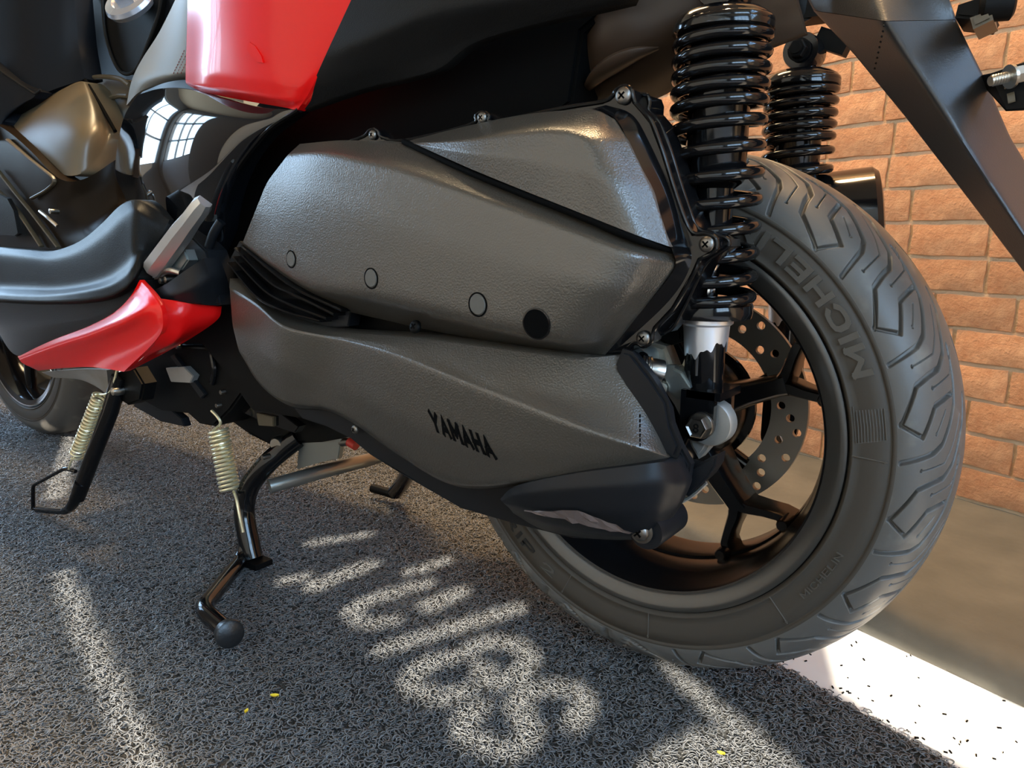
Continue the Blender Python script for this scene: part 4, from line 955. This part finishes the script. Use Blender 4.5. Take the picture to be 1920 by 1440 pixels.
side = patch('side_cover', [
    [(258, 178, -.132), (300, 166, -.155), (350, 166, -.170), (410, 182, -.184), (480, 200, -.190), (564, 207, -.190)],
    [(234, 215, -.140), (285, 205, -.172), (350, 205, -.192), (420, 222, -.202), (490, 232, -.200), (540, 225, -.188)],
    [(222, 265, -.142), (275, 262, -.180), (345, 268, -.204), (410, 280, -.208), (460, 275, -.200), (500, 258, -.186)],
    [(216, 325, -.142), (268, 325, -.178), (335, 332, -.200), (395, 340, -.202), (435, 330, -.194), (462, 312, -.182)],
    [(236, 374, -.146), (280, 384, -.168), (330, 410, -.180), (375, 430, -.182), (415, 410, -.178), (440, 372, -.172)],
    [(250, 420, -.146), (290, 440, -.160), (335, 470, -.168), (380, 490, -.168), (412, 470, -.166), (430, 430, -.164)]],
    'piano', scooter, thick=.012, nc=80, nr=14, blur=10, rcurve=True)
Mesh().add(*tube(smooth([at(562, 206, -.193), at(510, 240, -.196), at(472, 282, -.194), at(440, 330, -.188), at(420, 385, -.178)]), [.0045]*33, 10, flat=.6)).obj('side_cover_edge', 'gloss', scooter)
seat = patch('seat', [
    [(338, -20, -.105), (346, -20, -.140), (354, -20, -.150), (372, -20, -.150)],
    [(300, 58, -.105), (325, 66, -.145), (348, 72, -.156), (372, 75, -.152)],
    [(268, 108, -.100), (300, 118, -.146), (340, 124, -.158), (372, 128, -.150)],
    [(247, 150, -.095), (272, 148, -.138), (320, 142, -.156), (372, 140, -.148)],
    [(237, 198, -.090), (262, 172, -.120), (310, 156, -.140), (372, 150, -.140)]],
    'seat', scooter, thick=.05, nc=50, nr=14, blur=8, rcurve=True)
for a_ in range(3):
    g = Mesh()
    for k in range(9):
        t = k/9; p = at(325+a_*7+(352-325)*t*.8, 138-(138-92)*t, -.1578); q = at(325+a_*7+(352-325)*(t+.06)*.8, 138-(138-92)*(t+.06), -.1578); g.add(*tube([p, q], .0005, 5))
    g.obj('stitching', 'thread', seat, kind='stuff')
patch('seat_base', [
    [(268, 172, -.135), (310, 155, -.150), (352, 150, -.152), (400, 160, -.15)],
    [(256, 182, -.132), (300, 168, -.15), (350, 166, -.155), (400, 180, -.16)]], 'satin', scooter, thick=.03, nc=30, nr=6)

patch('console', [
    [(125, -20, -.03), (190, -20, -.03), (260, -20, -.03), (350, -20, -.04)],
    [(140, 80, -.03), (200, 80, -.01), (260, 80, -.01), (330, 80, -.04)],
    [(155, 150, -.03), (200, 145, -.02), (245, 150, -.02), (300, 160, -.04)]], 'matte', scooter, thick=.03, nc=40, nr=10, blur=4)
u_ = [(192, -10), (196, 50), (206, 95), (222, 130), (240, 139), (258, 125), (278, 80), (296, 30), (304, -10)]
Mesh().add(*tube(smooth([at(x, y, -.045) for x, y in u_]), .0028, 8)).obj('lid_trim', 'anth', scooter)
plate('filler_lid', [(x, y) for x, y in u_], -.042, -.03, 'dark', scooter, .002)
M['capblue'] = mat('bluish_satin_metal', (0.40, 0.44, 0.52), 0.25, 0.7)
cp = at(244, 2, -.06); dcap = np.array([.25, -.75, .62])
cap = Mesh().add(*lathe([(.030, -.012), (.040, -.008), (.043, 0), (.040, .006), (.028, .008), (.026, .004), (.0001, .003)], cp, dcap, 44, close=False)).obj('fuel_cap', 'capblue', scooter)
uu, ww, dn = frame(dcap); Mesh().add(*boxv(cp+dn*.009, (.034, .020, .012), np.stack([uu, ww, dn], 1))).obj('fuel_cap_grip', 'capblue', cap)
patch('leg_shield', [
    [(-40, -30, -.15), (40, -30, -.12), (100, -30, -.085), (138, -30, -.06)],
    [(-40, 80, -.16), (50, 80, -.125), (110, 80, -.09), (148, 80, -.062)],
    [(-40, 220, -.17), (20, 205, -.15), (90, 172, -.11), (160, 148, -.066)]], 'matte', scooter, thick=.03, nc=40, nr=10, blur=4)
patch('leg_shield_lower', [
    [(-40, 100, -.175), (0, 132, -.160), (40, 158, -.142), (74, 172, -.128)],
    [(-40, 160, -.185), (-5, 185, -.170), (25, 200, -.155), (60, 185, -.138)],
    [(-40, 260, -.2), (-10, 250, -.18), (8, 228, -.165), (20, 212, -.15)]], 'matte', scooter, thick=.02, nc=30, nr=8)
Mesh().add(*tube([at(-20, 112, -.178), at(0, 133, -.163), at(40, 160, -.145), at(66, 176, -.135), at(76, 168, -.13)], .0018, 8)).obj('seam_trim', 'anth', scooter)
patch('tunnel_cover', [
    [(8, 240, -.150), (60, 198, -.120), (115, 168, -.095), (152, 152, -.080), (172, 165, -.070)],
    [(22, 252, -.165), (75, 222, -.145), (130, 200, -.125), (170, 195, -.105), (192, 205, -.085)],
    [(60, 285, -.170), (105, 268, -.160), (150, 250, -.145), (185, 240, -.118), (206, 240, -.090)],
    [(105, 322, -.168), (130, 330, -.165), (158, 322, -.150), (190, 290, -.120), (214, 250, -.095)]], 'bronzed', scooter, thick=.03, nc=60, nr=12, blur=8, rcurve=True)
for path, r_ in (([(162, 147), (195, 144), (225, 148), (243, 160)], .004), ([(190, 200), (205, 186), (222, 180), (240, 180)], .004)):
    Mesh().add(*tube(smooth([at(x, y, -.05) for x, y in path]), r_, 8)).obj('step_lip', 'bronzed', scooter)
patch('tunnel_floor', [
    [(160, 148, -.04), (200, 145, -.03), (248, 155, -.03)],
    [(180, 180, -.05), (210, 170, -.04), (246, 178, -.04)],
    [(214, 245, -.06), (228, 232, -.05), (245, 225, -.05)]], 'bronzed', scooter, thick=.02, nc=30, nr=8, blur=3)
Mesh().add(*tube([at(160, 150, -.068), at(190, 200, -.085), at(216, 246, -.095)], .003, 8)).obj('joint_trim', 'hole', scooter)
patch('tunnel_side', [
    [(-20, 225, -.178), (20, 250, -.180), (60, 285, -.182), (112, 336, -.182), (160, 335, -.165), (216, 300, -.125)],
    [(-20, 300, -.176), (25, 330, -.178), (60, 365, -.180), (100, 385, -.180), (160, 370, -.163), (220, 340, -.128)],
    [(-20, 380, -.174), (40, 400, -.176), (80, 430, -.179), (120, 440, -.179), (170, 420, -.165), (225, 380, -.135)],
    [(-20, 470, -.178), (50, 475, -.180), (110, 478, -.182), (150, 465, -.180), (190, 440, -.172), (235, 400, -.15)]], 'browngloss', scooter, thick=.03, nc=60, nr=10, blur=6)
for path in ([(-5, 318), (40, 375), (58, 396), (110, 464)], [(-5, 355), (32, 392), (78, 462)], [(15, 262), (60, 300), (108, 338), (90, 356), (60, 372)]):
    Mesh().add(*tube(rounded([at(x, y, -.186 if y > 360 else -.184) for x, y in path], .02), .0042, 8, flat=.5)).obj('floor_strip', 'bronzed', scooter)
plate('floor_lid', [(-10, 362), (14, 372), (26, 395), (34, 438), (28, 443), (-10, 441)], -.196, -.19, 'anth', scooter, .001)
hk = Mesh().add(*tube(smooth([at(75, 396, -.195), at(90, 408, -.198), at(108, 424, -.195)]), .0028, 8)); hk.add(*lathe([(.0001, -.004), (.004, -.003), (.004, .01)], at(97, 396, -.195), (0, 1, 0), 14)); hk.obj('floor_hook', 'zinc', scooter)

foot = patch('footboard', [
    [(-20, 463, -.206), (50, 468, -.210), (100, 470, -.213), (150, 452, -.216), (190, 420, -.217), (222, 388, -.216), (250, 374, -.213), (280, 384, -.206), (318, 412, -.196)],
    [(-20, 476, -.216), (50, 482, -.222), (100, 486, -.225), (155, 470, -.228), (200, 438, -.230), (232, 408, -.228), (254, 396, -.226), (278, 412, -.216), (306, 440, -.204)],
    [(-20, 538, -.222), (50, 540, -.228), (100, 542, -.231), (160, 535, -.234), (205, 520, -.235), (235, 496, -.234), (250, 478, -.232), (266, 468, -.224), (284, 468, -.212)],
    [(-20, 551, -.246), (50, 554, -.250), (100, 553, -.252), (160, 545, -.254), (205, 534, -.254), (232, 519, -.250), (246, 504, -.245), (258, 490, -.236), (270, 484, -.224)],
    [(-20, 561, -.250), (50, 565, -.254), (100, 566, -.256), (160, 563, -.257), (205, 556, -.256), (234, 541, -.253), (251, 522, -.247), (261, 506, -.238), (268, 496, -.226)],
    [(-20, 566, -.240), (50, 570, -.243), (100, 571, -.245), (160, 569, -.246), (205, 562, -.246), (237, 548, -.244), (255, 527, -.240), (264, 510, -.230), (270, 500, -.220)]],
    'anth', scooter, back=-.19, nc=110, nr=10, blur=4)
patch('lower_footboard', [
    [(-20, 562, -.238), (50, 567, -.241), (110, 568, -.243), (180, 564, -.244), (238, 546, -.241), (265, 512, -.230)],
    [(-20, 600, -.236), (45, 610, -.240), (110, 605, -.243), (180, 590, -.245), (236, 568, -.243), (264, 520, -.232)],
    [(-10, 612, -.226), (34, 668, -.226), (110, 634, -.236), (180, 609, -.242), (234, 580, -.243), (264, 528, -.234)]],
    'anth', scooter, thick=.03, nc=60, nr=8, blur=3)
# red lower cowl: long side face and the face turned to the rear
patch('red_lower_cowl', [
    [(33, 668, -.225), (100, 637, -.238), (165, 612, -.246), (215, 585, -.250), (245, 555, -.248), (262, 525, -.242)],
    [(36, 673, -.230), (105, 648, -.246), (175, 625, -.257), (235, 600, -.264), (270, 577, -.262), (293, 560, -.252)],
    [(41, 680, -.228), (112, 660, -.240), (180, 645, -.247), (240, 622, -.254), (282, 602, -.258), (305, 592, -.256)],
    [(56, 688, -.224), (116, 674, -.232), (180, 664, -.238), (235, 652, -.246), (275, 640, -.252), (297, 632, -.256)],
    [(72, 695, -.215), (120, 690, -.222), (165, 688, -.230), (195, 691, -.238), (215, 694, -.244), (232, 697, -.248)]],
    'red', scooter, thick=.006, nc=90, nr=14, blur=5, rcurve=True)
patch('red_lower_cowl_rear', [
    [(291, 560, -.251), (304, 592, -.255), (298, 632, -.255), (266, 672, -.251), (232, 697, -.247)],
    [(350, 568, -.226), (346, 600, -.229), (332, 638, -.236), (285, 664, -.244), (236, 696, -.246)],
    [(408, 575, -.190), (400, 600, -.192), (352, 634, -.208), (302, 662, -.226), (242, 693, -.243)]],
    'red', scooter, thick=.006, nc=60, nr=10, blur=2)
patch('belly_pan', [
    [(78, 698, -.205), (120, 694, -.208), (165, 692, -.212), (200, 694, -.215)],
    [(100, 708, -.19), (150, 712, -.19), (185, 728, -.19), (205, 745, -.19)]], 'alu', scooter, thick=.01, nc=30, nr=8)
# pillion foot-peg in its pocket
plate('peg_pocket', [(268, 470), (300, 440), (345, 430), (385, 470), (402, 520), (412, 572), (296, 560), (284, 545), (266, 500)], -.200, -.17, 'satin', scooter, .002)
patch('peg_cover', [
    [(285, 546, -.232), (315, 530, -.232), (350, 505, -.230), (383, 484, -.222)],
    [(293, 557, -.236), (325, 553, -.235), (365, 540, -.228), (398, 520, -.212)],
    [(297, 561, -.236), (335, 566, -.230), (375, 571, -.215), (411, 573, -.195)]], 'satin', scooter, thick=.02, nc=40, nr=8, blur=2)
pa, pb = at(287, 508, -.222), at(384, 378, -.232); ax_ = pb-pa; ax_ /= np.linalg.norm(ax_); vw = CAM-(pa+pb)/2; vw /= np.linalg.norm(vw); sd_ = np.cross(ax_, vw); sd_ /= np.linalg.norm(sd_); nm_ = np.cross(sd_, ax_)
g = Mesh(); V = []; F = []; L = np.linalg.norm(pb-pa); secs = [(0, .012, .008), (.06, .0145, .010), (.55, .0135, .011), (.72, .0115, .011), (.93, .0110, .010), (1.0, .008, .006)]
for t, w, h in secs:
    for a, b_ in ((-1, -.6), (-1, .4), (-.35, 1), (.5, 1), (1, .3), (1, -.6)): V.append(pa+ax_*L*t+sd_*a*w+nm_*b_*h)
for i in range(len(secs)-1):
    for k in range(6): F.append((i*6+k, i*6+(k+1) % 6, (i+1)*6+(k+1) % 6, (i+1)*6+k))
F += [tuple(range(6))[::-1], tuple((len(secs)-1)*6+k for k in range(6))]
pg = g.add(V, F).obj('foot_peg', 'peg', scooter, 28); tag(pg, 'folded silver foot peg')
plate('peg_bracket', [(263, 486), (292, 476), (306, 500), (316, 512), (282, 526), (268, 502)], -.218, -.200, 'peg', scooter, .002)
plate('peg_bracket', [(318, 480), (345, 468), (352, 488), (336, 512), (318, 508)], -.214, -.196, 'galv', scooter, .002)
Mesh().add(*tube(smooth([at(300, 516, -.217), at(318, 507, -.222), at(340, 512, -.219)]), .0042, 10)).obj('peg_pivot_clip', 'zinc', scooter)
for q in ((306, 526), (316, 524)): Mesh().add(*lathe([(.0001, -.006), (.004, -.005), (.0046, 0), (.0046, .01)], at(q[0], q[1], -.216), (0, 1, 0), 14)).obj('peg_bolt', 'screw', scooter)
g = Mesh().add(*tube(smooth([at(415, 415, -.185), at(400, 440, -.19), at(390, 470, -.19)]), .006, 10)); g.obj('peg_stop', 'satin', scooter)

# ---- side stand, folded out
ss = Mesh(); a0, a1 = at(232, 712, -.196), at(152, 918, -.236)
ss.add(*tube([at(226, 706, -.196), at(207, 770, -.207), at(176, 850, -.222), at(152, 915, -.235), at(146, 935, -.238)], [.0125, .0125, .0120, .0115, .010], 16))
st = ss.obj('side_stand', 'gloss', scooter)
pth = rounded([at(152, 905, -.237), at(138, 945, -.243), at(125, 958, -.245), at(72, 962, -.25)], .015); pth[:, 2] = np.maximum(pth[:, 2], .005)
Mesh().add(*tube(pth, np.linspace(.0095, .0055, len(pth)), 12)).obj('stand_foot', 'gloss', st)
pth = rounded([at(142, 884, -.232), at(122, 878, -.238), at(62, 910, -.250), at(62, 958, -.252), at(72, 963, -.25)], .008); pth[:, 2] = np.maximum(pth[:, 2], .004)
Mesh().add(*tube(pth, .0032, 10)).obj('stand_loop', 'gloss', st)
plate('stand_pivot', [(212, 700), (250, 690), (268, 720), (262, 752), (238, 760), (214, 745)], -.196, -.175, 'dark', scooter, .003)
Mesh().add(*lathe([(.0001, -.008), (.006, -.006), (.0075, 0), (.0075, .01)], at(218, 733, -.205), (0, 1, 0), 18)).obj('pivot_bolt', 'zinc', st)
def coil(name, p0, p1, turns, r_, w, hooks, parent):
    p0, p1 = np.array(p0), np.array(p1); d = p1-p0; u, w_, dn = frame(d); pts = []
    n = int(turns*22)
    for i in range(n+1): t = i/n; a = 2*math.pi*turns*t; pts.append(p0+d*t+(u*math.cos(a)+w_*math.sin(a))*r_)
    g = Mesh().add(*tube(pts, w, 8))
    for h in hooks: g.add(*tube(smooth(h), w, 8))
    return g.obj(name, 'springy', parent)
coil('stand_spring', at(188, 742, -.212), at(143, 855, -.232), 19, .0098, .0018, [[at(219, 695, -.205), at(212, 722, -.208), at(202, 738, -.212), at(178, 740, -.212)], [at(143, 855, -.232), at(134, 864, -.236), at(129, 880, -.238)]], st)

# ---- centre stand
cs = empty('centre_stand'); cs.parent = scooter
leg = [at(560, 820, -.095), at(528, 845, -.110), at(500, 870, -.125), at(468, 912, -.138), at(458, 960, -.146), at(468, 1020, -.151), at(474, 1046, -.152)]
lp = smooth(leg)
l1 = Mesh().add(*tube(lp, [.0145]*len(lp), 16)).obj('stand_leg', 'gloss', cs)
Mesh().add(*boxv((leg[-1][0], -.152, .004), (.052, .028, .008))).obj('stand_shoe', 'dark', cs)
pb_ = at(742, 940, .148)
Mesh().add(*tube([at(775, 870, .10), at(755, 905, .135), P3(pb_[0], .148, .0175)], .0135, 14)).obj('stand_leg', 'gloss', cs)
Mesh().add(*tube([P3(pb_[0], .148, .012), P3(pb_[0]-.05, .14, .016)], .008, 10)).obj('stand_shoe', 'dark', cs)
tg0, tg1 = at(468, 1030, -.155), atz(378, 1142, .030)
tp = rounded([at(466, 1010, -.150), at(452, 1050, -.165), tg1, atz(430, 1188, .022)], .020, 8)
tg = Mesh().add(*tube(tp, .0105, 16)).obj('stand_pedal', 'gloss', cs)
ec = atz(430, 1188, .022); ed_ = ec-tg1; ed_ /= np.linalg.norm(ed_)
dv = CAM-ec; dv /= np.linalg.norm(dv); ed2 = ed_*.6+dv*.5
M['padm'] = mat('worn_black_rubber', (0.012, 0.013, 0.014), 0.35, bump=(300, .3, .0008))
Mesh().add(*lathe([(.0001, -.012), (.012, -.011), (.0150, -.007), (.0160, 0), (.0155, .004), (.013, .0055), (.0001, .0060)], ec, ed2, 28, close=False)).obj('pedal_pad', 'padm', cs)
bar_ = [at(505, 912, -.128), at(600, 885, -.06), at(692, 862, .06), at(730, 850, .12)]
Mesh().add(*tube(bar_, .0105, 16)).obj('cross_tube', 'galv', cs)
coil('stand_spring', at(409, 806, -.156), at(432, 920, -.158), 15, .0128, .0021, [[at(397, 770, -.162), at(409, 783, -.162), at(413, 795, -.160), at(399, 808, -.158)], [at(438, 922, -.158), at(443, 934, -.166), at(449, 965, -.170), at(456, 998, -.170)]], cs)
plate('stand_plate', [(560, 832), (586, 822), (626, 812), (640, 820), (634, 860), (596, 868), (556, 880)], -.095, -.088, 'galv', cs, .001)
Mesh().add(*lathe([(.0001, -.006), (.0085, -.006), (.0105, -.003), (.0105, .01)], at(521, 832, -.115), (-.3, 1, 0), 24, close=False)).obj('pivot_bush', 'zinc', cs)
Mesh().add(*tube([at(640, 830, -.09), at(655, 828, -.09)], .0055, 12)).obj('stand_stop', 'screw', cs)
Mesh().add(*tube([at(655, 828, -.09), at(668, 836, -.09)], .0065, 12)).obj('rubber_stop', 'redrub', cs)
# small engine details in the dark between the stands
for nm, pts, Y, m_ in (('engine_cover_plate', [(310, 690), (345, 688), (362, 705), (356, 718), (320, 716)], -.165, 'alu'), ('fork_rail', [(318, 668), (326, 664), (384, 740), (376, 748)], -.160, 'satin'), ('lower_guard', [(255, 745), (300, 752), (340, 785), (345, 800), (300, 790), (250, 762)], -.15, 'satin'), ('engine_rail', [(430, 740), (520, 770), (560, 800), (552, 812), (500, 795), (430, 762)], -.135, 'gloss'), ('engine_fitting', [(480, 775), (512, 782), (512, 800), (484, 798)], -.14, 'bronzed'), ('pale_gap_plate', [(462, 758), (520, 750), (565, 785), (548, 786), (500, 770)], -.102, 'floor')):
    if nm != 'pale_gap_plate': plate(nm, pts, Y, Y+.012, m_, scooter, .001)
for q in ((418, 735), (410, 760), (335, 650), (405, 640), (430, 622), (496, 857)): Mesh().add(*lathe([(.0001, -.004), (.003, -.004), (.0036, -.002), (.0036, .008)], at(q[0], q[1], -.158), (0, 1, 0), 12)).obj('engine_bolt', 'screw', scooter)
for pts in ([(392, 640), (402, 690), (398, 720)], [(440, 640), (452, 700), (470, 740), (520, 770)], [(345, 650), (400, 655), (440, 700)]):
    Mesh().add(*tube(smooth([at(x, y, -.158) for x, y in pts]), .004, 8)).obj('hose', 'gloss', scooter)
